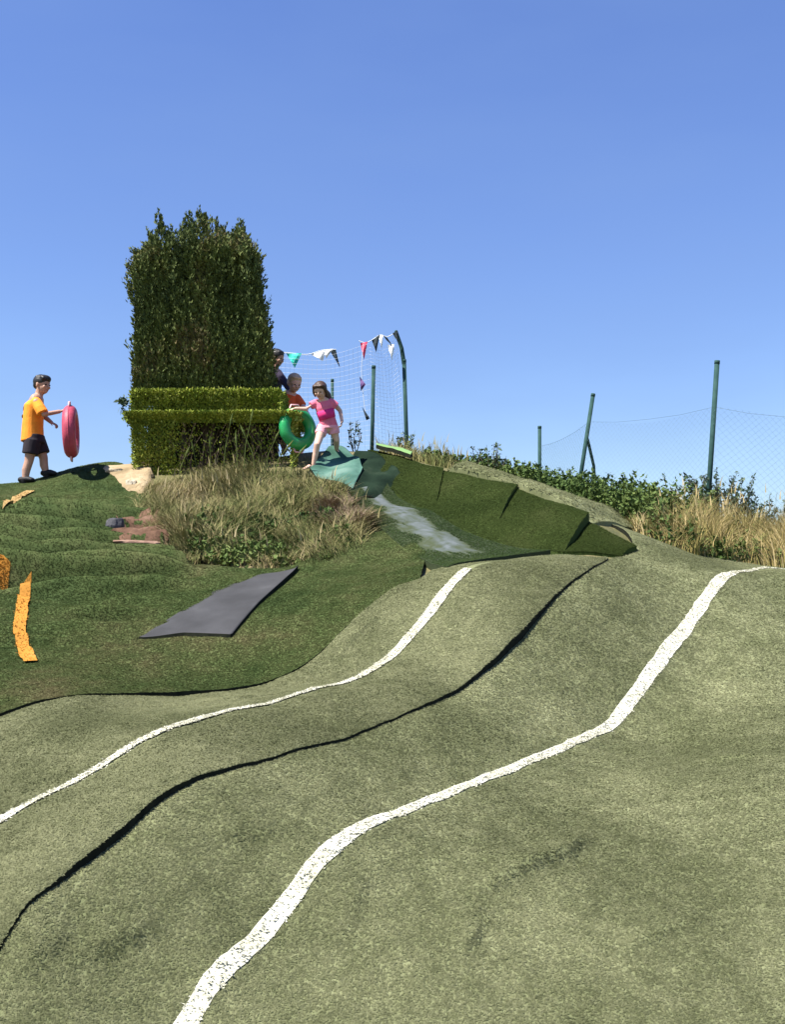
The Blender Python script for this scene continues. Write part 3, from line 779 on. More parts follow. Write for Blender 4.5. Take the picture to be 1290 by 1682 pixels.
def grass_patch(name, poly_px, n, m, hgt, wid, label, gfun=None, seeds=0, lean=.5, zf=None, extra=None):
    P = np.array([hit(*p) for p in poly_px]) if not isinstance(poly_px, np.ndarray) else poly_px
    lo, hi = P.min(0), P.max(0)
    pts = np.empty((0, 2))
    while len(pts) < n:
        q = lo + (hi - lo) * rng.random((n, 2))
        ins = np.zeros(len(q), bool)
        for a in range(len(P)):
            b = (a + 1) % len(P)
            c = ((P[a, 1] > q[:, 1]) != (P[b, 1] > q[:, 1])) & (q[:, 0] < (P[b, 0] - P[a, 0]) * (q[:, 1] - P[a, 1]) / (P[b, 1] - P[a, 1] + 1e-12) + P[a, 0])
            ins ^= c
        cl = vnoise(q[:, 0] * 5, q[:, 1] * 5, 61)
        ins &= rng.random(len(q)) < (.25 + cl)
        pts = np.concatenate([pts, q[ins]])
    pts = pts[:n]
    z = H(pts[:, 0], pts[:, 1]) - .02
    B = np.concatenate([pts, z[:, None]], 1)
    th = rng.random(n) * 6.283
    clx = (vnoise(pts[:, 0] * 3, pts[:, 1] * 3, 71) - .5) * 5
    th = th * .6 + clx
    d = np.stack([np.cos(th), np.sin(th)], 1)
    ln = hgt * (.35 + .65 * rng.random(n)) * (.5 + vnoise(pts[:, 0] * 2.4, pts[:, 1] * 2.4, 81))
    if gfun is not None: ln = ln * gfun(pts[:, 0], pts[:, 1])
    V, F, k = ribbons(B, d, ln, wid * (.6 + .8 * rng.random(n)), lean * (.3 + rng.random(n)))
    tn = np.repeat(rng.random(n) * .7 + .3 * vnoise(pts[:, 0] * 3, pts[:, 1] * 3, 91), k)
    if seeds:
        idx = rng.choice(n, seeds)
        S = B[idx].copy(); sl = hgt * (1.0 + .5 * rng.random(seeds))
        if gfun is not None: sl = sl * gfun(S[:, 0], S[:, 1])
        sb = .15 + .25 * rng.random(seeds)
        V2, F2, k2 = ribbons(S, d[idx], sl, np.full(seeds, .006), sb)
        tips = S + np.stack([d[idx, 0] * sl * sb, d[idx, 1] * sl * sb, sl * (1 - .35 * sb)], 1) - np.array([0, 0, .1])
        V3, F3, k3 = ribbons(tips, d[idx], np.full(seeds, .14), np.full(seeds, .018), np.full(seeds, .3))
        F = np.concatenate([F, F2 + len(V), F3 + len(V) + len(V2)])
        tn = np.concatenate([tn, np.repeat(.6 + .4 * rng.random(seeds), k2), np.repeat(.7 + .3 * rng.random(seeds), k3)])
        V = np.concatenate([V, V2, V3])
    o = mesh_np(name, V, F, m, tint=tn)
    return tag(o, label, None, kind='stuff')

def leaves(C, size, outward, updir=.3, n=None, elong=2.2):
    """one bent diamond leaf (two triangles as a quad) at each centre"""
    n = len(C)
    d = outward + rng.normal(0, .6, (n, 3)); d[:, 2] += updir
    d /= np.linalg.norm(d, axis=1)[:, None]
    s = np.cross(d, rng.normal(size=(n, 3))); s /= np.linalg.norm(s, axis=1)[:, None]
    sz = (size * (.6 + .8 * rng.random(n)))[:, None]
    a = C - d * sz * .5; b = C + s * sz / elong * .5; c = C + d * sz * .5; e = C - s * sz / elong * .5
    V = np.stack([a, b, c, e], 1).reshape(-1, 3)
    return V, np.arange(4 * n).reshape(-1, 4)

def bush(name, base, n_stem, hgt, spread, leaf, per, m, label, cat='bush', bare=.25, group=None):
    root = empty(name, base, label, cat, group)
    st = MB(); C = []; O = []
    for k in range(n_stem):
        a = rng.random() * 6.283; r = spread * math.sqrt(rng.random())
        p0 = np.array(base) + np.array([math.cos(a) * r * .35, math.sin(a) * r * .35, -.05])
        h = hgt * (.5 + .5 * rng.random())
        p2 = np.array(base) + np.array([math.cos(a) * r, math.sin(a) * r, h])
        p1 = (p0 + p2) / 2 + rng.normal(0, .04, 3)
        st.tube([p0, p1, p2], [.007, .005, .002], 5, ends=('flat', 'flat'))
        t = bare + (1 - bare) * rng.random(per)
        c = ((1 - t) ** 2)[:, None] * p0 + (2 * t * (1 - t))[:, None] * p1 + (t ** 2)[:, None] * p2
        o = rng.normal(size=(per, 3)); o[:, 2] *= .5; o /= np.linalg.norm(o, axis=1)[:, None]
        C.append(c + o * leaf * (.4 + .8 * (1 - t))[:, None] * 1.2); O.append(o)
    st.build('stem', M['bark'], root, smooth=False)
    C = np.concatenate(C); O = np.concatenate(O)
    V, F = leaves(C, np.full(len(C), leaf), O)
    mesh_np('crown', V, F, m, root, tint=np.repeat(rng.random(len(C)), 4))
    return root

# ------------------------------------------------------------------ the clipped hedge
HX0, HX1, HY0, HY1 = -3.12, -1.42, 12.75, 13.55
hb = float(H(-2.3, 13.0))
hedge = empty('hedge', (-2.3, 13.1, hb), 'tall dark conifer hedge block with bright clipped ledges at its base', 'hedge')
def zrow(py, Y=12.75): return at(645, py, Y)[2]
Z_TOP, Z_L1, Z_L2, Z_BASE = zrow(412), zrow(640), zrow(678), zrow(790)
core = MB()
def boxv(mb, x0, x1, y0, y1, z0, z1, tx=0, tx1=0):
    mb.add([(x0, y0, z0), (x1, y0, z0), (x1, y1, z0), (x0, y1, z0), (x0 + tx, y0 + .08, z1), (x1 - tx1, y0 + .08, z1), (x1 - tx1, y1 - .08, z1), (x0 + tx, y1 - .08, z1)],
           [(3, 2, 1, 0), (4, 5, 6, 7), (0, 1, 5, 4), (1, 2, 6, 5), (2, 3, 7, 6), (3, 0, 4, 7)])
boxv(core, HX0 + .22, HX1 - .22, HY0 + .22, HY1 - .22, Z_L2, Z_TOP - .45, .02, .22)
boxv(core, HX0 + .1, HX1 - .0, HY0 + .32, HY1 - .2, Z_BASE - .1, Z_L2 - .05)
core.build('inside', M['hedgecore'], hedge, smooth=False)  # dark boxes added within the foliage to block light
tk = MB()
for k in range(7):
    x = HX0 + .25 + k * .17 + rng.normal(0, .03); y = 13.0 + rng.normal(0, .06)
    tk.v = []; tk.f = []
    z0 = float(H(x, y)) - .1
    tk.tube([(x, y, z0), (x + .03, y + .02, z0 + .5), (x - .02, y + .05, z0 + 1.6)], [.04, .035, .02], 8, ends=('flat', 'flat'))
    t2 = MB(); t2.v, t2.f = list(tk.v), list(tk.f)
    t2.build('trunk', M['bark'], hedge)

def xr(z):                                     # right border of the tall block leans in towards the top
    return HX1 - .06 - .28 * np.clip((z - Z_L1) / (Z_TOP - Z_L1), 0, 1) ** 1.2
def spray(C, D, L, W, per):
    """upright scaly sprays: per small leaflets along each axis"""
    n = len(C)
    t = rng.random((n, per))
    D = D / np.linalg.norm(D, axis=1)[:, None]
    P = C[:, None] + D[:, None] * (t * L[:, None])[..., None]
    o = rng.normal(size=(n, per, 3)); o /= np.linalg.norm(o, axis=2)[..., None]
    P = P + o * (W[:, None] * (1 - .75 * t))[..., None]
    dd = D[:, None] * 1.1 + o * .7
    dd /= np.linalg.norm(dd, axis=2)[..., None]
    s = np.cross(dd, rng.normal(size=(n, per, 3))); s /= np.linalg.norm(s, axis=2)[..., None]
    sz = (.013 + .02 * rng.random((n, per)))[..., None]
    V = np.stack([P - dd * sz, P + s * sz * .4, P + dd * sz, P - s * sz * .4], 2).reshape(-1, 3)
    return V, np.arange(n * per * 4).reshape(-1, 4)
# tall block: sprays on front, sides, back and top
def tall_points():
    C = []; D = []
    n = 5200
    z = Z_L1 - .1 + (Z_TOP - Z_L1) * rng.random(n)
    x = HX0 + (xr(z) - HX0) * rng.random(n)
    bul = .1 * (vnoise(x * 4, z * 2.2, 5) - .5)
    C.append(np.stack([x, HY0 + .12 + bul + .12 * rng.random(n), z], 1)); D.append(np.stack([rng.normal(0, .22, n), -.35 + rng.normal(0, .2, n), np.ones(n)], 1))
    n = 2600
    z = Z_L1 - .1 + (Z_TOP - Z_L1) * rng.random(n); y = HY0 + .1 + (HY1 - HY0 - .2) * rng.random(n)
    C.append(np.stack([HX0 + .08 + .1 * rng.random(n) + .05 * vnoise(y * 4, z * 3, 8), y, z], 1)); D.append(np.stack([-.3 + rng.normal(0, .2, n), rng.normal(0, .2, n), np.ones(n)], 1))
    z = Z_L1 - .1 + (Z_TOP - Z_L1) * rng.random(n); y = HY0 + .1 + (HY1 - HY0 - .2) * rng.random(n)
    C.append(np.stack([xr(z) - .1 - .1 * rng.random(n), y, z], 1)); D.append(np.stack([.3 + rng.normal(0, .2, n), rng.normal(0, .2, n), np.ones(n)], 1))
    n = 1500
    z = Z_L1 + (Z_TOP - Z_L1) * rng.random(n); x = HX0 + .1 + (xr(z) - HX0 - .2) * rng.random(n)
    C.append(np.stack([x, HY1 - .15 - .1 * rng.random(n), z], 1)); D.append(np.stack([rng.normal(0, .2, n), .3 + rng.normal(0, .2, n), np.ones(n)], 1))
    n = 1700
    x = HX0 + .12 + (xr(Z_TOP) - HX0 - .2) * rng.random(n); y = HY0 + .2 + (HY1 - HY0 - .4) * rng.random(n)
    prof = np.interp(x, [HX0 + .1, HX0 + .3, HX0 + .45, HX0 + .65, HX0 + .85, HX0 + 1.0, HX0 + 1.15, HX0 + 1.3, HX0 + 1.45], [-.42, -.12, -.02, -.05, .04, .08, -.1, -.02, -.4])
    C.append(np.stack([x, y, Z_TOP - .25 * rng.random(n) - .05 + prof], 1)); D.append(np.stack([rng.normal(0, .22, n), rng.normal(0, .2, n), np.ones(n)], 1))
    C = np.concatenate(C); D = np.concatenate(D)
    # upper left and right shoulders fall away
    sh = np.interp(C[:, 0], [HX0, HX0 + .12, HX0 + .3, HX0 + 1.1, HX0 + 1.35], [Z_TOP - .42, Z_TOP - .25, Z_TOP + .1, Z_TOP + .2, Z_TOP - .15])
    keep = C[:, 2] < sh + .05
    return C[keep], D[keep]
C, D = tall_points()
L = .12 + .24 * rng.random(len(C)) ** 1.5; top = C[:, 2] > Z_TOP - .5
V, F = spray(C, D, np.where(top, L * 1.15, L), np.full(len(C), .05), 34)
FV, FF, FT = [V], [F], [np.repeat(np.repeat(.1 + .8 * vnoise(C[:, 0] * 4.3, C[:, 2] * 1.6, 14), 34) * .65 + .35 * rng.random(len(C) * 34), 4)]
def add_foliage(V, F, n):
    FF.append(F + sum(len(q) for q in FV)); FV.append(V); FT.append(np.repeat(.2 + .5 * rng.random(n), 4))
# leading shoots sticking out of the top
pk = [(250, 372), (270, 365), (340, 348), (385, 372), (420, 412), (228, 415), (310, 350), (365, 362), (405, 380), (262, 350), (300, 362), (328, 343), (352, 350), (392, 358), (412, 395), (240, 385), (375, 372), (282, 372), (318, 356), (400, 368)]
for (px, py) in pk:
    tp = at(px, py, 13.1 + rng.normal(0, .15))
    c = np.tile(tp - np.array([0, 0, .55]), (26, 1)); zz = rng.random(26) ** .8; c = c + rng.normal(0, 1, (26, 3)) * (.075 - .055 * zz)[:, None]; c[:, 2] += .42 * zz
    V, F = spray(c, np.stack([rng.normal(0, .15, 26), rng.normal(0, .15, 26), np.ones(26)], 1), .17 - .1 * rng.random(26), .05 - .025 * zz, 22)
    add_foliage(V, F, 26 * 22)
# side shoots on the left
for (px, py) in [(208, 425), (210, 470), (212, 455), (218, 405)]:
    tp = at(px, py, 13.0)
    c = np.tile(tp + np.array([.08, 0, -.2]), (12, 1)) + rng.normal(0, .02, (12, 3))
    V, F = spray(c, np.stack([-.45 + rng.normal(0, .1, 12), rng.normal(0, .15, 12), np.ones(12)], 1), .12 + .12 * rng.random(12), np.full(12, .03), 14)
    add_foliage(V, F, 12 * 14)
mesh_np('foliage', np.concatenate(FV), np.concatenate(FF), M['hedge'], hedge, tint=np.concatenate(FT))
# clipped ledges: two steps, the lower one proud of the upper
def ledge(x0, x1, y0, y1, zt, zb, nf, nt, name, front_fade=None):
    C = []; O = []
    x = x0 + (x1 - x0) * rng.random(nt); y = y0 + (y1 - y0) * rng.random(nt)
    C.append(np.stack([x, y, zt + .03 * fbm(x * 6, y * 6, 3) + rng.normal(0, .012, nt)], 1)); O.append(np.tile([0, -.1, 1.], (nt, 1)))
    x = x0 + (x1 - x0) * rng.random(nf); z = zb + (zt - zb) * rng.random(nf)
    if front_fade is not None:
        k = rng.random(nf) < front_fade(x, z); x, z = x[k], z[k]
    C.append(np.stack([x, y0 + .06 * fbm(x * 5, z * 5, 6) + rng.normal(0, .015, len(x)) + .12 * sstep(zt, zb, z), z], 1)); O.append(np.tile([0, -1., .5], (len(x), 1)))
    n = nf // 5
    y = y0 + (y1 - y0) * rng.random(n); z = zb + (zt - zb) * rng.random(n)
    C.append(np.stack([x0 + .25 * (zt - z) * .35 + rng.normal(0, .02, n), y, z], 1)); O.append(np.tile([-1., 0, .5], (n, 1)))
    C.append(np.stack([x1 + rng.normal(0, .02, n), y, z], 1)); O.append(np.tile([1., 0, .5], (n, 1)))
    C = np.concatenate(C); O = np.concatenate(O)
    V, F = leaves(C, np.full(len(C), .034), O, .4)
    return mesh_np(name, V, F, M['hedgesunlit'], hedge, tint=np.repeat(rng.random(len(C)), 4))
ledge(HX0 - .02, HX1 + .08, HY0 - .02, HY1 - .1, Z_L1, Z_L2 - .06, 12000, 9000, 'ledge')
ledge(HX0 - .03, HX1 + .30, HY0 - .22, HY1 - .1, Z_L2 - .02, Z_L2 - .13, 8000, 10000, 'ledge')
def fade(x, z): return np.clip(1.0 - .9 * sstep(HX0 + .3, HX0 + .75, x) - .0 * z, .12, 1) 
ledge(HX0 + .02, HX1 + .24, HY0 - .12, HY1 - .1, Z_L2 - .12, Z_BASE, 18000, 100, 'clipped_base', fade)
# dark twigs inside the open lower right part
tw = MB()
for k in range(70):
    x = HX0 + .5 + 1.35 * rng.random(); y = HY0 + .1 + .15 * rng.random()
    z0 = Z_BASE - .05; p = np.array([x, y, z0])
    tw.tube([p, p + np.array([rng.normal(0, .08), rng.normal(0, .05), .35]), p + np.array([rng.normal(0, .15), rng.normal(0, .08) - .05, .75])], [.008, .006, .003], 4, ends=('flat', 'flat'))
tw.build('twig', M['bark'], hedge, smooth=False)['kind'] = 'stuff'
sp = MB()
a0, a1, a2 = at(222, 692, 12.8), at(214, 668, 12.75), at(203, 662, 12.7)
sp.tube([a0 + np.array([.1, .05, 0]), a0, a1, a2], [.007, .006, .005, .003], 6)
sp_o = sp.build('sprig', M['bark'], hedge)
c = np.concatenate([np.tile(at(201, 660, 12.7), (26, 1)), np.tile(at(201, 669, 12.7), (16, 1)), np.tile(at(209, 658, 12.72), (8, 1))]) + rng.normal(0, .028, (50, 3))
V, F = leaves(c, np.full(50, .07), rng.normal(size=(50, 3)), .2)
mesh_np('leaf_tuft', V, F, M['bush'], sp_o, tint=np.repeat(rng.random(50), 4))

# ------------------------------------------------------------------ grass mounds and weeds
grass_patch('dry_grass', [(240, 800), (330, 785), (430, 778), (505, 780), (560, 812), (605, 850), (600, 905), (540, 932), (450, 935), (350, 925), (290, 905), (245, 850)], 24000, M['dry'], .27, .011,
            'tall dry grass on the mound in front of the hedge', seeds=110, lean=.9)
grass_patch('dry_grass', [(215, 800), (250, 795), (300, 880), (330, 925), (290, 925), (250, 890), (225, 850)], 3500, M['dry'], .2, .010,
            'thin grass along the left side of the mound', lean=.8)
grass_patch('dry_brush', [(535, 835), (580, 830), (600, 855), (592, 880), (550, 880), (515, 860)], 6000, M['brush'], .3, .012,
            'grey brown dead brush beside the slide floor', lean=1.3)
wx = np.array([(2.45, 10.9), (3.0, 10.7), (3.7, 11.3), (5.2, 11.5), (7.0, 11.4), (7.0, 13.3), (4.5, 13.2), (3.3, 12.5), (2.7, 11.8)])
grass_patch('golden_grass', wx, 24000, M['gold'], .6, .010, 'golden dry grass right of the slide below the tall post', seeds=160, lean=.7,
            gfun=lambda x, y: .55 + .45 * sstep(2.6, 3.4, x))
gx_ = np.array([at(620, 742, 13.8)[:2], at(680, 742, 13.3)[:2], at(740, 770, 12.9)[:2], at(790, 780, 13.2)[:2], at(760, 770, 14.4)[:2], at(640, 742, 14.6)[:2]])
grass_patch('dry_grass', gx_, 7000, M['dry'], .3, .012, 'dry grass at the foot of the net behind the bank', seeds=90, lean=.6)

st = MB()
for (bx, by, tx, ty) in [(372, 775, 378, 697), (404, 775, 412, 690), (352, 778, 345, 735), (440, 770, 452, 722), (455, 772, 470, 738), (330, 780, 318, 742), (425, 775, 402, 715), (480, 772, 492, 745), (300, 785, 304, 750), (395, 778, 388, 728)]:
    b0 = hit(bx, by); b0 = np.array([b0[0], b0[1] - .25, float(H(b0[0], b0[1] - .25))]); t0 = at(tx, ty, 12.3)
    m0_ = (b0 + t0) / 2 + np.array([(t0[0] - b0[0]) * -.18, 0, .05])
    st.tube([b0, m0_, t0], [.006, .005, .003], 5, ends=('flat', 'flat'))
    d_ = (t0 - m0_) / np.linalg.norm(t0 - m0_)
    st.tube([t0 - d_ * .02, t0 + d_ * .05, t0 + d_ * .13], [.004, .013, .003], 6)
tag(st.build('tall_stalks', M['gold'], None, smooth=False), 'few tall dry stalks with seed heads against the dark hedge foot', kind='stuff')

# green weeds behind the bank: one mass of stems and leaves
def weeds(name, poly, n, hgt, label, hfun=None):
    P = poly; lo, hi = P.min(0), P.max(0); pts = []
    q = lo + (hi - lo) * rng.random((n * 8, 2)); ins = np.zeros(len(q), bool)
    for a in range(len(P)):
        b = (a + 1) % len(P)
        ins ^= ((P[a, 1] > q[:, 1]) != (P[b, 1] > q[:, 1])) & (q[:, 0] < (P[b, 0] - P[a, 0]) * (q[:, 1] - P[a, 1]) / (P[b, 1] - P[a, 1] + 1e-12) + P[a, 0])
    q = q[ins][:n]; n = len(q)
    B = np.concatenate([q, H(q[:, 0], q[:, 1])[:, None] - .02], 1)
    h = hgt * (.45 + .55 * rng.random(n)) * (.55 + .9 * vnoise(q[:, 0] * 2.6, q[:, 1] * 2.6, 33))
    if hfun is not None: h = h * hfun(q[:, 0])
    per = 22
    t = .1 + .9 * rng.random((n, per))
    ln = rng.normal(0, .18, (n, 2))
    c = B[:, None] + np.concatenate([ln[:, None] * (h[:, None] * t ** 2)[..., None], (h[:, None] * t)[..., None]], 2)
    o = rng.normal(size=(n, per, 3)); o[..., 2] = np.abs(o[..., 2]) * .4; o /= np.linalg.norm(o, axis=2)[..., None]
    c = c + o * (.05 * (1.2 - t))[..., None]
    V, F = leaves(c.reshape(-1, 3), np.full(n * per, .05), o.reshape(-1, 3), .3, elong=2.0)
    o_ = mesh_np(name, V, F, M['weed'], tint=np.repeat(np.repeat(.6 * vnoise(q[:, 0] * 2, q[:, 1] * 2, 3), per) + .4 * rng.random(n * per), 4))
    return tag(o_, label, None, kind='stuff')
wp = np.array([at(700, 775, 13.3)[:2], at(830, 795, 12.6)[:2], at(900, 805, 12.5)[:2], at(960, 825, 12.2)[:2], at(1020, 850, 11.7)[:2], at(1060, 880, 11.2)[:2], at(1150, 870, 11.9)[:2], at(1170, 830, 13.0)[:2], at(960, 800, 14.0)[:2], at(800, 780, 14.3)[:2], at(700, 770, 14.0)[:2]])
weeds('low_weeds', np.array([hit(*p) for p in [(300, 870), (380, 840), (470, 860), (540, 850), (590, 890), (560, 925), (470, 935), (380, 935), (310, 915)]]), 420, .17, 'patch of low green weeds among the dry grass at the front of the mound')
weeds('low_weeds', np.array([(2.5, 10.9), (3.0, 10.75), (3.9, 11.4), (5.4, 11.6), (5.4, 12.6), (3.6, 12.6), (2.8, 11.8)]), 700, .3, 'green weeds growing through the golden grass on the right')
weeds('green_weeds', wp, 3600, .5, 'mass of green weeds growing behind the turf bank', lambda x: np.interp(x, [.4, 1.0, 1.6, 2.4, 3.4], [.42, .55, .8, 1.1, 1.35]))

def gp(px, Y): 
    x = (px - PW / 2) / FPX * Y
    return np.array([x, Y, float(H(x, Y))])
bush('leafy_bush', gp(1185, 13.4), 70, .85, .5, .05, 60, M['bush'], 'dark leafy bush at the foot of the tall right fence post')
bush('leafy_bush', gp(1262, 13.2), 26, .6, .28, .045, 44, M['bush'], 'small leafy bush at the right picture edge in golden grass')
bush('weed_plant', gp(818, 13.0), 10, .55, .14, .055, 26, M['bush'], 'tall weed with dark leaves standing above the green weeds', 'weed')
bush('weed_plant', gp(785, 13.2), 4, .42, .08, .05, 22, M['bush'], 'slim weed left of the tallest weed behind the bank', 'weed')
bush('weed_plant', gp(584, 13.6), 5, .42, .1, .045, 22, M['bush'], 'small dark weed between the girl and the net post', 'weed')
bush('weed_plant', gp(662, 13.9), 9, .42, .2, .05, 26, M['weed'], 'low weed at the foot of the bent net post', 'weed')

# ------------------------------------------------------------------ fences and bunting
def post(parent, top, bot, Y, r=.029, name='post', cap=True, dy=0):
    p1 = at(*top, Y); p0 = at(*bot, Y + dy)
    d = (p1 - p0) / np.linalg.norm(p1 - p0)
    # carry the post down into the ground
    t = 0
    p = p0.copy()
    while p[2] > float(H(p[0], p[1])) - .15 and t < 3: p = p - d * .05; t += .05
    mbx = MB().tube([p, p1], [r, r], 12, ends=('flat', 'flat'))
    o = mbx.build(name, M['post'], parent)
    if cap: MB().tube([p1 - d * .03, p1 + d * .012], [r * 1.1, r * 1.08], 12, ends=('flat', 'flat')).build('cap', M['post'], o)
    return p, p1
def netting(parent, A0, A1, B0, B1, cell, r, m, diag=True, name='netting', sag=.05, nseg=14):
    """cords of a net between the edge A0 (bottom) A1 (top) and the edge B0 B1"""
    A0, A1, B0, B1 = map(np.array, (A0, A1, B0, B1))
    mbn = MB()
    def S(s, t):
        p = (A0 * (1 - t) + A1 * t) * (1 - s) + (B0 * (1 - t) + B1 * t) * s
        return p + np.array([0, .06 * math.sin(s * 7 + t * 4), -sag * math.sin(math.pi * s) * t])
    W_ = np.linalg.norm(B0 - A0); Hh = max(np.linalg.norm(A1 - A0), np.linalg.norm(B1 - B0))
    def thread(f):
        P = [f(k / nseg) for k in range(nseg + 1)]
        mbn.tube(P, [r] * len(P), 3, ends=('flat', 'flat'))
    if diag:
        k = -Hh
        while k < W_ + Hh:
            for sg in (1, -1):
                s0 = k / W_
                ta, tb = (0, 1)
                g = sg * Hh / W_
                # clip s = s0 + g t to [0,1]
                lo, hi = 0.0, 1.0
                for bnd in (0.0, 1.0):
                    tt = (bnd - s0) / g
                    if (g > 0) == (bnd == 0): lo = max(lo, tt)
                    else: hi = min(hi, tt)
                if hi > lo + .02: thread(lambda q, lo=lo, hi=hi, s0=s0, g=g: S(s0 + g * (lo + (hi - lo) * q), lo + (hi - lo) * q))
            k += cell * 1.414
    else:
        for k in range(int(W_ / cell) + 1): thread(lambda q, k=k: S(min(k * cell / W_, 1), q))
        for k in range(int(Hh / cell) + 1): thread(lambda q, k=k: S(q, min(k * cell / Hh, 1)))
    return mbn.build(name, m, parent, smooth=False), S
rf = empty('wire_fence', gp(972, 15.0), 'green wire fence with leaning posts along the right crest', 'fence')
pa0, pa1 = post(rf, (887, 701), (887, 762), 17.0)
pb0, pb1 = post(rf, (975, 648), (957, 765), 15.0)
MB().tube([at(966, 722, 15.0), at(976, 765, 15.25), gp(984, 15.5) - np.array([0, 0, .1])], [.022, .022, .022], 10).build('brace', M['post'], rf)
pc0, pc1 = post(rf, (1179, 594), (1166, 795), 13.2, .032)
pd1 = at(1420, 600, 12.4); pd0 = gp(1400, 12.4)
post(rf, (1420, 600), (1405, 800), 12.4)
def low(p0, p1, f): return p0 + (p1 - p0) * f
netting(rf, low(pa0, pa1, .1), low(pa0, pa1, .82), low(pb0, pb1, .1), low(pb0, pb1, .8), .06, .0011, M['wire'])
netting(rf, low(pb0, pb1, .1), low(pb0, pb1, .8), low(pc0, pc1, .1), low(pc0, pc1, .76), .06, .001, M['wire'], sag=.1)
netting(rf, low(pc0, pc1, .1), low(pc0, pc1, .76), pd0, low(pd0, pd1, .72), .06, .001, M['wire'], sag=.04)
for (q0, q1, f0, f1) in [((pa0, pa1), (pb0, pb1), .82, .8), ((pb0, pb1), (pc0, pc1), .8, .76), ((pc0, pc1), (pd0, pd1), .76, .72)]:
    a_, b_ = low(*q0, f0), low(*q1, f1); mid = (a_ + b_) / 2 - np.array([0, 0, .06])
    MB().tube([a_, a_ * .5 + mid * .5 - np.array([0, 0, .02]), mid, b_ * .5 + mid * .5 - np.array([0, 0, .02]), b_], [.0018] * 5, 5).build('top_wire', M['wire'], rf)

nf = empty('safety_net', gp(613, 14.6), 'pale net on thin dark posts behind the girl', 'net')
n0, n1 = post(nf, (546, 624), (546, 710), 15.2, .022)
m0, m1 = post(nf, (614, 602), (611, 745), 14.4, .026)
k0, k1 = post(nf, (664, 592), (668, 720), 14.6, .028)
# bent pole end above the right post
bt = [k1 - np.array([0, 0, .05]), at(660, 572, 14.6), at(651, 545, 14.55)]
MB().tube(bt, [.03, .028, .024], 10).build('bent_pole_end', M['post'], nf)
p_l0, p_l1 = gp(455, 15.0), at(455, 580, 15.0)
netting(nf, p_l0, p_l1, gp(612, 14.5), at(606, 566, 14.5), .07, .0013, M['net'], False, sag=.08)
netting(nf, gp(612, 14.5), at(606, 566, 14.5), k0, at(652, 546, 14.55), .06, .0014, M['net'], False, sag=.1)
def string(pts, Y, name, label, flags, r=.005):
    P = [at(*p, Y) for p in pts]
    root = empty(name, P[0], label, 'bunting', 'bunting on the net')
    rs = resample(P, 24)
    MB().tube(list(rs), [r] * 24, 6).build('cord', M['cord'], root)
    for (tri, m) in flags:
        T = [at(*p, Y - .02) for p in tri]
        c = sum(T) / 3
        V = []; n = 5
        for i in range(n + 1):
            for j in range(n + 1 - i):
                a, b = i / n, j / n
                p = T[0] * (1 - a - b) + T[1] * a + T[2] * b
                V.append(p + np.array([0, .02 * math.sin(a * 5 + b * 7), 0]))
        idx = {}; k = 0
        for i in range(n + 1):
            for j in range(n + 1 - i): idx[i, j] = k; k += 1
        F = []
        for i in range(n):
            for j in range(n - i):
                F.append((idx[i, j], idx[i + 1, j], idx[i, j + 1]))
                if j < n - i - 1: F.append((idx[i + 1, j], idx[i + 1, j + 1], idx[i, j + 1]))
        me = bpy.data.meshes.new('pennant'); me.from_pydata([tuple(v) for v in V], [], F); me.update()
        o = link('pennant', me, M[m], root)
        sl = o.modifiers.new('thickness', 'SOLIDIFY'); sl.thickness = .004
string([(456, 578), (480, 580), (505, 582), (530, 575), (552, 574)], 14.9, 'bunting_string', 'white bunting cord with a teal pennant beside the hedge',
       [([(470, 580), (496, 581), (484, 604)], 'flag_teal'), ([(510, 581), (536, 575), (530, 593)], 'flag_white'), ([(541, 574), (552, 575), (558, 603)], 'flag_black'), ([(530, 576), (548, 573), (536, 588)], 'flag_white')])
string([(590, 560), (600, 563), (615, 556), (625, 550), (636, 553), (650, 546)], 14.5, 'bunting_string', 'bunting cord with red, dark and white pennants at the bent pole',
       [([(592, 563), (604, 562), (598, 590)], 'flag_red'), ([(611, 559), (624, 550), (618, 578)], 'flag_black'), ([(629, 550), (637, 556), (648, 574)], 'flag_black'), ([(637, 566), (648, 566), (644, 591)], 'flag_white'), ([(645, 547), (653, 543), (656, 566)], 'flag_black'), ([(622, 551), (630, 551), (627, 572)], 'flag_white')])
string([(597, 565), (594, 610), (597, 650), (602, 690)], 14.45, 'bunting_string', 'bunting cord hanging straight down the net with two dark pennants',
       [([(591, 618), (601, 632), (593, 642)], 'flag_purple'), ([(595, 668), (608, 688), (602, 690)], 'flag_black')], .003)

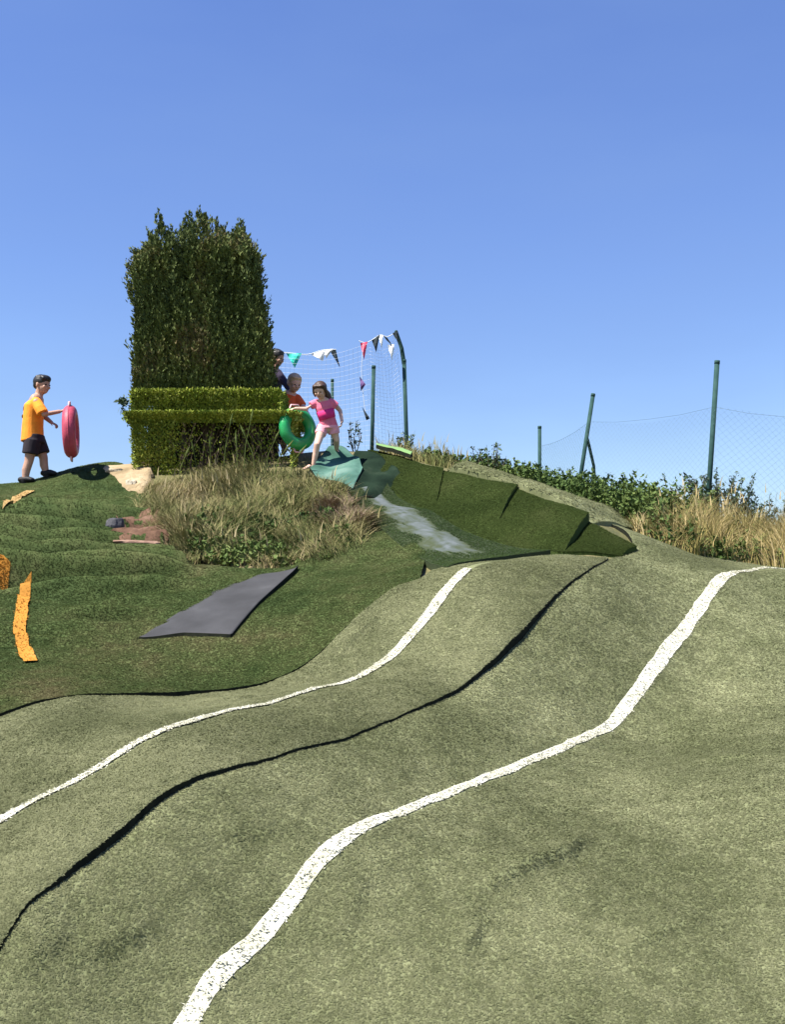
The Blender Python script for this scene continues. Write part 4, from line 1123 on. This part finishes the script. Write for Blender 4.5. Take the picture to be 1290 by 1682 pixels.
# ------------------------------------------------------------------ people
def J(px, py, Y): return at(px, py, Y)
def hand(b, wrist, fwd, down, scale=1.0, curl=.9, side=1):
    """palm, four bent fingers of unequal length and a thumb from the side of the palm"""
    f = np.array(fwd, float); f /= np.linalg.norm(f)
    d = np.array(down, float); d = d - f * (d @ f); d /= np.linalg.norm(d)
    s = np.cross(f, d) * side
    L = .075 * scale
    b.tube([wrist, wrist + f * L * .5, wrist + f * L], [(.019 * scale, .013 * scale), (.03 * scale, .014 * scale), (.032 * scale, .013 * scale)], 10, wide=s)
    for k, ln in enumerate((.055, .062, .058, .045)):
        q = wrist + f * L * .95 + s * (.026 - .0175 * k) * scale
        a1 = f * math.cos(curl * .5) + d * math.sin(curl * .5); a2 = f * math.cos(curl * 1.4) + d * math.sin(curl * 1.4); a3 = f * math.cos(curl * 2.2) + d * math.sin(curl * 2.2)
        p1 = q + a1 * ln * .45 * scale; p2 = p1 + a2 * ln * .32 * scale; p3 = p2 + a3 * ln * .25 * scale
        b.tube([q, p1, p2, p3], [.0085 * scale, .008 * scale, .0075 * scale, .0065 * scale], 8)
    q = wrist + f * L * .3 + s * .024 * scale
    p1 = q + (s * .7 + f * .6 + d * .3) * .03 * scale; p2 = p1 + (f * .8 + d * .5) * .026 * scale
    b.tube([q, p1, p2], [.011 * scale, .0095 * scale, .008 * scale], 8)

def head(b, c, face, up, hh, root, iris=True):
    """skull, jaw, nose and ears into body b; eyes and mouth as children; hh = head height"""
    f = Vector(face).normalized(); u = Vector(up); u = (u - f * u.dot(f)).normalized(); r = f.cross(u)
    R = Matrix((r, f, u)).transposed()
    W = lambda x, y, z: np.array(Vector([float(v) for v in c]) + R @ Vector((x, y, z)) * float(hh))
    b.ball(W(0, -.03, .1), (.36 * hh, .42 * hh, .40 * hh), 18, R)
    b.ball(W(0, .06, -.16), (.29 * hh, .31 * hh, .33 * hh), 16, R)
    b.ball(W(0, .2, -.33), (.15 * hh, .14 * hh, .12 * hh), 12, R)
    b.tube([W(0, .36, .03), W(0, .43, -.1), W(0, .38, -.13)], [.035 * hh, .055 * hh, .05 * hh], 8)
    for s in (-1, 1):
        b.ball(W(s * .36, -.02, -.04), (.04 * hh, .075 * hh, .12 * hh), 10, R)
        b.ball(W(s * .17, .30, -.12), (.09 * hh, .07 * hh, .09 * hh), 10, R)
    ch = []
    for s in (-1, 1):
        ch.append(('eye', MB().ball(W(s * .14, .355, .0), (.055 * hh, .03 * hh, .035 * hh), 10, R), M['eye']))
    ch.append(('mouth', MB().tube([W(-.1, .34, -.25), W(0, .37, -.26), W(.1, .34, -.25)], [.014 * hh, .024 * hh, .014 * hh], 8), M['lip']))
    return W, R, ch

VOX = .0065
def foot(b, ankle, toe, r=.03):
    a = np.array(ankle); t = np.array(toe); h = a - (t - a) * .25; h[2] = t[2]
    b.tube([h, a * .5 + t * .5 + np.array([0, 0, -.0]), t], [(r * .95, r * .8), (r * 1.1, r * .8), (r * .9, r * .55)], 10, wide=np.cross(t - a, [0, 0, 1]))
    b.tube([a, h], [r * .85, r * .8], 10)

# ---- the boy with the orange shirt
YB = 12.6
boy = empty('person', gp(60, YB), 'boy in orange shirt and dark shorts walking uphill with a red ring', 'person')
b = MB()
side = np.array([0, 1., 0])
hc = J(69, 632, YB); hh = .235
neck = J(63, 650, YB); chest = J(57, 668, YB); waist = J(56, 700, YB); hips = J(56, 722, YB)
W, R, kids = head(b, hc, (.92, -.38, -.1), (0, 0, 1), hh, boy)
b.tube([hc + np.array([-.02, 0, -.06]), neck, chest], [.05, .05, .07], 12)
b.tube([J(60, 657, YB), chest, waist, hips], [(.13, .075), (.14, .10), (.125, .095), (.13, .10)], 16, wide=side)
shN, shF = J(59, 660, YB - .15), J(61, 660, YB + .15)
elN, wrN = J(71, 681, YB - .17), J(97, 676, YB - .10)
b.tube([shN, elN, wrN], [.043, .034, .024], 12)
hand(b, wrN, J(107, 673, YB - .08) - wrN, (0, .1, -1), .95, 1.0)
elF, wrF = J(72, 684, YB + .17), J(84, 694, YB + .12)
b.tube([shF, elF, wrF], [.042, .034, .023], 12)
hand(b, wrF, J(92, 698, YB + .1) - wrF, (.3, 0, -1), .9, .7, -1)
kB, aB = J(47, 758, YB - .07), J(40, 793, YB - .07)
b.tube([J(53, 722, YB - .07), kB, (kB * .6 + aB * .4) + np.array([-.012, 0, 0]), aB], [.078, .052, .05, .031], 12)
kF, aF = J(71, 752, YB + .08), J(77, 782, YB + .08)
b.tube([J(60, 722, YB + .07), kF, (kF * .6 + aF * .4) + np.array([-.012, 0, 0]), aF], [.078, .052, .05, .031], 12)
body = b.build('body', M['skin_boy'], boy, voxel=VOX, relax=5)
for n_, g, m_ in kids: g.build(n_, m_, body)
hr = MB()
hr.ball(W(0, -.07, .16), (.40 * hh, .45 * hh, .37 * hh), 18, R); hr.ball(W(0, .18, .3), (.30 * hh, .26 * hh, .2 * hh), 14, R); hr.ball(W(0, -.25, -.05), (.32 * hh, .22 * hh, .22 * hh), 14, R)
for k in range(40):
    q = Vector((rng.normal(0, .2), rng.normal(-.02, .2), .40 + .04 * rng.random()))
    q.x = max(min(q.x, .26), -.26); q.y = max(min(q.y, .26), -.32); q.z -= .9 * (q.x ** 2 + q.y ** 2)
    hr.ball(W(*q), .1 * hh, 8)
hr.build('hair', M['hair_black'], body, voxel=.009, relax=2)
s_ = MB()
hem = J(55, 726, YB)
s_.tube([J(62, 655, YB), J(59, 664, YB), chest + np.array([-.01, 0, 0]), waist + np.array([-.02, 0, 0]), hem + np.array([-.015, 0, 0])], [(.085, .055), (.15, .088), (.16, .11), (.158, .118), (.165, .13)], 20, wide=side, ends=('flat', 'flat'))
s_.tube([shN + np.array([-.01, .03, .0]), shN * .45 + elN * .55, shN * .1 + elN * .9], [.064, .066, .07], 14, ends=('round', 'flat'))
s_.tube([shF + np.array([-.01, -.03, .0]), shF * .45 + elF * .55, shF * .1 + elF * .9], [.064, .066, .07], 14, ends=('round', 'flat'))
sh = s_.build('shirt', M['shirt_orange'], body, voxel=.008, relax=5)
for (px, py, rx, rz) in [(40, 672, .028, .06), (37, 684, .018, .03)]:
    MB().ball(J(px, py, YB - .075), (rx * .6, .03, rz * .8), 10).build('print', M['print_dark'], sh)
sh_ = MB()
sh_.tube([J(56, 715, YB), J(56, 728, YB)], [(.155, .115), (.165, .125)], 18, wide=side, ends=('flat', 'flat'))
sh_.tube([J(53, 722, YB - .075), J(49, 746, YB - .075)], [.098, .094], 16, ends=('flat', 'flat'))
sh_.tube([J(60, 722, YB + .075), J(69, 746, YB + .08)], [.098, .094], 16, ends=('flat', 'flat'))
sh_.build('shorts', M['shorts_dark'], body, voxel=.009, relax=5)
for (a_, t_) in ((aB, J(52, 799, YB - .1)), (aF, J(89, 788, YB + .06))):
    g = MB(); gz = float(wr_z(t_[0], t_[1], 0, 0)) + .035
    g.tube([a_ + np.array([0, 0, -.0]), a_ * .4 + np.array([a_[0] - .01, a_[1], gz]) * .6], [.042, .048], 12)
    g.tube([np.array([a_[0] - .045, a_[1], gz]), np.array([a_[0] + .04, a_[1] - .01, gz + .005]), np.array([t_[0], t_[1], gz - .005])], [(.042, .036), (.046, .038), (.04, .028)], 12, wide=(0, 1, 0))
    g.build('shoe', M['shoe'], body, voxel=.008, relax=3)

def ring_tube(name, c, R_, r, axis_, m, label, handle_at=None, squash=1.0, cat='inflatable ring', grp='inflatable sliding rings'):
    ax = Vector(axis_).normalized(); u = ax.orthogonal().normalized(); 
    up = Vector((0, 0, 1)); u = (up - ax * up.dot(ax)).normalized(); w = ax.cross(u)
    root = empty(name, c, label, cat, grp)
    V, F = [], []
    n, k = 56, 20
    cc = Vector([float(q) for q in c])
    for i in range(n):
        t = 2 * math.pi * i / n
        d = u * math.cos(t) + w * math.sin(t) * squash
        for j in range(k):
            p = 2 * math.pi * j / k
            rr = r * (1 + .012 * math.sin(t * 14) * abs(math.cos(p)))
            V.append(cc + d * (R_ + rr * math.cos(p)) + ax * rr * math.sin(p))
    for i in range(n):
        for j in range(k):
            F.append((i * k + j, ((i + 1) % n) * k + j, ((i + 1) % n) * k + (j + 1) % k, i * k + (j + 1) % k))
    g = MB(); g.add(V, F); g.build('inflated_tube', m, root)
    # seam welt round the outer rim
    wl = MB()
    P = [cc + (u * math.cos(t) + w * math.sin(t) * squash) * (R_ + r * 1.0) for t in np.linspace(0, 2 * math.pi, 57)]
    wl.tube([np.array(p) for p in P], [.006] * 57, 6, ends=('flat', 'flat')); wl.build('welt', m, root)
    if handle_at is not None:
        for h in handle_at:
            t = h
            d = u * math.cos(t) + w * math.sin(t) * squash; tg = -u * math.sin(t) + w * math.cos(t) * squash
            b0 = cc + d * (R_ + r * .98)
            g = MB(); g.tube([np.array(b0 - tg * .07), np.array(b0 - tg * .05 + d * .035), np.array(b0 + tg * .05 + d * .035), np.array(b0 + tg * .07)], [.011] * 4, 8)
            g.build('handle', M['strap'], root)
    return root
ring_tube('inflatable_ring', J(116, 709, YB - .08), .235, .076, (.97, .18, .05), M['vinyl_red'], 'red inflatable ring hanging from the walking boy\'s hand', (.25, math.pi))

# ---- the girl in pink
YG = 12.65
girl = empty('person', gp(530, YG), 'girl in pink top stepping onto the teal slide lining', 'person')
b = MB()
hc = J(526, 641, YG - .1); hh = .205
W, R, kids = head(b, hc, (-.25, -.85, -.5), (-.1, -.3, 1), hh, girl)
neck = J(529, 656, YG - .03); chest = J(533, 669, YG); waist = J(538, 688, YG + .02); hips = J(539, 702, YG + .06)
wide = np.array([1., .15, 0])
b.tube([hc + np.array([.01, .03, -.04]), neck, chest], [.04, .04, .06], 12)
b.tube([J(530, 660, YG - .02), chest, waist, hips], [(.085, .052), (.1, .066), (.084, .06), (.1, .075)], 16, wide=wide)
shL, shR = J(517, 662, YG), J(547, 661, YG)
elL, wrL = J(503, 672, YG - .06), J(486, 671, YG - .08)
b.tube([shL, elL, wrL], [.035, .028, .02], 12)
hand(b, wrL, J(477, 673, YG - .08) - wrL, (0, 0, -1), .8, 1.0)
elR, wrR = J(559, 675, YG + .06), J(562, 692, YG - .02)
b.tube([shR, elR, wrR], [.034, .027, .02], 12)
hand(b, wrR, J(560, 701, YG - .05) - wrR, (-1, -.3, 0), .8, .6, -1)
kL, aL = J(521, 731, YG - .12), J(515, 762, YG - .08)
b.tube([J(529, 704, YG + .04), kL, kL * .6 + aL * .4 + np.array([0, .015, 0]), aL], [.06, .039, .037, .024], 12)
kR, aR = J(553, 722, YG + .1), J(553, 740, YG + .42)
b.tube([J(547, 704, YG + .07), kR, kR * .6 + aR * .4, aR], [.058, .038, .036, .024], 12)
tL = J(500, 770, YG - .16); 
foot(b, aL, tL, .03); foot(b, aR, J(557, 743, YG + .36), .028)
body = b.build('body', M['skin_girl'], girl, voxel=VOX, relax=5)
for n_, g, m_ in kids: g.build(n_, m_, body)
hr = MB()
hr.ball(W(0, -.08, .15), (.40 * hh, .45 * hh, .38 * hh), 18, R); hr.ball(W(0, -.22, -.08), (.37 * hh, .27 * hh, .34 * hh), 14, R)
hr.ball(W(.14, .2, .33), (.22 * hh, .2 * hh, .12 * hh), 12, R); hr.ball(W(-.14, .2, .33), (.22 * hh, .2 * hh, .12 * hh), 12, R)
hr.tube([W(.12, -.42, .12), J(538, 648, YG + .04), J(543, 662, YG + .05), J(545, 674, YG + .04)], [.035, .042, .035, .014], 12)
for s in (-1, 1): hr.tube([W(s * .32, .1, .25), W(s * .37, .06, -.1), W(s * .36, .0, -.35)], [.02, .022, .012], 8)
hr.build('hair', M['hair_brown'], body, voxel=.008, relax=3)
s_ = MB()
s_.tube([J(531, 659, YG - .01), chest, waist, J(539, 700, YG + .06)], [(.092, .062), (.112, .08), (.096, .074), (.12, .096)], 18, wide=wide, ends=('flat', 'flat'))
s_.tube([shL + np.array([.02, 0, 0]), shL * .55 + elL * .45], [.05, .05], 12, ends=('round', 'flat'))
s_.tube([shR + np.array([-.02, 0, 0]), shR * .55 + elR * .45], [.05, .05], 12, ends=('round', 'flat'))
top_ = s_.build('top', M['pink'], body, voxel=.007, relax=4)
MB().tube([J(534, 674, YG + .005), J(536, 681, YG + .01), J(538, 688, YG + .02)], [(.112, .084), (.106, .081), (.102, .08)], 24, wide=wide, ends=('flat', 'flat')).build('waistband', M['magenta'], top_)
s_ = MB()
s_.tube([J(539, 697, YG + .06), J(539, 705, YG + .06)], [(.118, .094), (.122, .098)], 16, wide=wide, ends=('flat', 'flat'))
s_.tube([J(530, 702, YG + .05), J(526, 714, YG + .0)], [.076, .07], 14, ends=('flat', 'flat'))
s_.tube([J(547, 702, YG + .07), J(549, 713, YG + .08)], [.075, .07], 14, ends=('flat', 'flat'))
s_.build('shorts', M['palepink'], body, voxel=.008, relax=4)
ring_tube('inflatable_ring', J(489, 704, YG + .06), .185, .07, (.62, -.78, .1), M['vinyl_green'], 'green inflatable ring held by the girl in pink', (.1, math.pi))

# ---- the person in red behind the ring
YR = 13.55
red = empty('person', gp(484, YR), 'fair haired person in red orange shirt bending behind the girl', 'person')
b = MB()
hc = J(484, 629, YR - .1); hh = .235
W, R, kids = head(b, hc, (.45, -.75, -.45), (.1, -.2, 1), hh, red)
neck = J(479, 645, YR - .02); chest = J(474, 662, YR); waist = J(472, 690, YR + .06); hips = J(472, 706, YR + .08)
b.tube([hc + np.array([-.01, .03, -.05]), neck, chest], [.048, .048, .07], 12)
b.tube([J(477, 652, YR), chest, waist, hips], [(.13, .08), (.14, .1), (.12, .095), (.13, .1)], 16, wide=(1, .3, 0))
for (s0, e0, w0) in (((490, 656), (500, 672), (508, 684)), ((460, 656), (452, 676), (462, 690))):
    S0, E0, W0 = J(*s0, YR), J(*e0, YR - .06), J(*w0, YR - .2)
    b.tube([S0, E0, W0], [.043, .034, .024], 12); hand(b, W0, W0 - E0, (0, -.5, -1), .9, .7, 1 if s0[0] > 480 else -1)
for (h0, k0_, a0_) in (((464, 706), (466, 733), (466, 758)), ((481, 706), (486, 732), (487, 757))):
    A, K, N_ = J(*h0, YR + .07), J(*k0_, YR - .02), J(*a0_, YR + .03)
    N_[2] = float(H(N_[0], N_[1])) + .09; K[2] = (A[2] + N_[2]) / 2
    b.tube([A, K, K * .6 + N_ * .4, N_], [.08, .054, .05, .032], 12); foot(b, N_, N_ + np.array([.03, -.13, -.055]), .033)
body = b.build('body', M['skin_fair'], red, voxel=VOX, relax=5)
for n_, g, m_ in kids: g.build(n_, m_, body)
hr = MB(); hr.ball(W(0, -.08, .16), (.39 * hh, .45 * hh, .37 * hh), 18, R); hr.ball(W(0, -.25, -.05), (.34 * hh, .22 * hh, .28 * hh), 14, R); hr.ball(W(0, .16, .34), (.3 * hh, .2 * hh, .12 * hh), 12, R)
hr.build('hair', M['hair_fair'], body, voxel=.009, relax=3)
s_ = MB(); s_.tube([J(478, 650, YR), chest, waist, hips], [(.12, .08), (.165, .12), (.15, .12), (.16, .13)], 18, wide=(1, .3, 0), ends=('flat', 'flat'))
s_.tube([J(488, 655, YR), J(496, 667, YR - .04)], [.062, .064], 12, ends=('round', 'flat')); s_.tube([J(462, 655, YR), J(455, 670, YR - .04)], [.062, .064], 12, ends=('round', 'flat'))
s_.build('shirt', M['shirt_red'], body, voxel=.008, relax=5)
s_ = MB(); s_.tube([J(472, 700, YR + .08), J(472, 712, YR + .08)], [(.145, .11), (.15, .12)], 16, wide=(1, .3, 0), ends=('flat', 'flat'))
s_.tube([J(464, 706, YR + .07), J(465, 726, YR + .02)], [.096, .09], 14, ends=('flat', 'flat')); s_.tube([J(481, 706, YR + .07), J(484, 726, YR + .02)], [.096, .09], 14, ends=('flat', 'flat'))
s_.build('shorts', M['shorts_dark'], body, voxel=.009, relax=4)

# ---- the person behind the hedge, reaching out
YD = 14.2
dk = empty('person', gp(447, YD), 'dark haired person in dark sleeves half hidden behind the hedge', 'person')
b = MB()
hc = J(455, 588, YD); hh = .235
W, R, kids = head(b, hc, (.9, -.4, -.25), (0, 0, 1), hh, dk)
neck = J(452, 606, YD); chest = J(448, 623, YD); waist = J(440, 660, YD); hips = J(438, 682, YD)
b.tube([hc + np.array([-.02, 0, -.06]), neck, chest], [.05, .05, .07], 12)
b.tube([J(445, 613, YD), chest, waist, hips], [(.15, .09), (.16, .11), (.135, .1), (.145, .11)], 16, wide=(.3, 1, 0))
S0, E0, W0 = J(456, 613, YD - .1), J(468, 628, YD - .2), J(480, 646, YD - .3)
b.tube([S0, E0, W0], [.045, .036, .026], 12); hand(b, W0, W0 - E0, (0, -.2, -1), 1, .7)
S1, E1, W1 = J(440, 618, YD + .16), J(436, 645, YD + .17), J(444, 668, YD + .1)
b.tube([S1, E1, W1], [.045, .036, .026], 12); hand(b, W1, W1 - E1, (.4, 0, -1), 1, .7, -1)
for s in (-1, 1):
    A = hips + np.array([.02 * s, .08 * s, 0]); N_ = np.array([A[0] + .06 * s, A[1], float(H(A[0], A[1])) + .09]); K = (A + N_) / 2 + np.array([.03, 0, 0])
    b.tube([A, K, K * .6 + N_ * .4, N_], [.085, .056, .052, .033], 12); foot(b, N_, N_ + np.array([.14, -.03, -.055]), .034)
body = b.build('body', M['skin_boy'], dk, voxel=VOX, relax=5)
for n_, g, m_ in kids: g.build(n_, m_, body)
hr = MB(); hr.ball(W(0, -.08, .16), (.40 * hh, .46 * hh, .38 * hh), 18, R); hr.ball(W(0, -.26, -.08), (.34 * hh, .22 * hh, .3 * hh), 14, R); hr.ball(W(0, .16, .34), (.3 * hh, .2 * hh, .13 * hh), 12, R)
hr.build('hair', M['hair_black'], body, voxel=.009, relax=3)
s_ = MB(); s_.tube([J(446, 611, YD), chest, waist, hips], [(.13, .09), (.185, .13), (.165, .125), (.17, .135)], 18, wide=(.3, 1, 0), ends=('flat', 'flat'))
s_.tube([S0, E0, E0 * .15 + W0 * .85], [.062, .05, .042], 12, ends=('round', 'flat')); s_.tube([S1, E1, E1 * .15 + W1 * .85], [.062, .05, .042], 12, ends=('round', 'flat'))
s_.build('shirt', M['shirt_navy'], body, voxel=.008, relax=5)
s_ = MB(); s_.tube([J(439, 676, YD), J(438, 690, YD)], [(.155, .12), (.16, .125)], 16, wide=(.3, 1, 0), ends=('flat', 'flat'))
for s in (-1, 1):
    A = hips + np.array([.02 * s, .08 * s, 0]); s_.tube([A, A + np.array([.02 * s, 0, -.3])], [.1, .095], 14, ends=('flat', 'flat'))
s_.build('shorts', M['shorts_dark'], body, voxel=.009, relax=4)
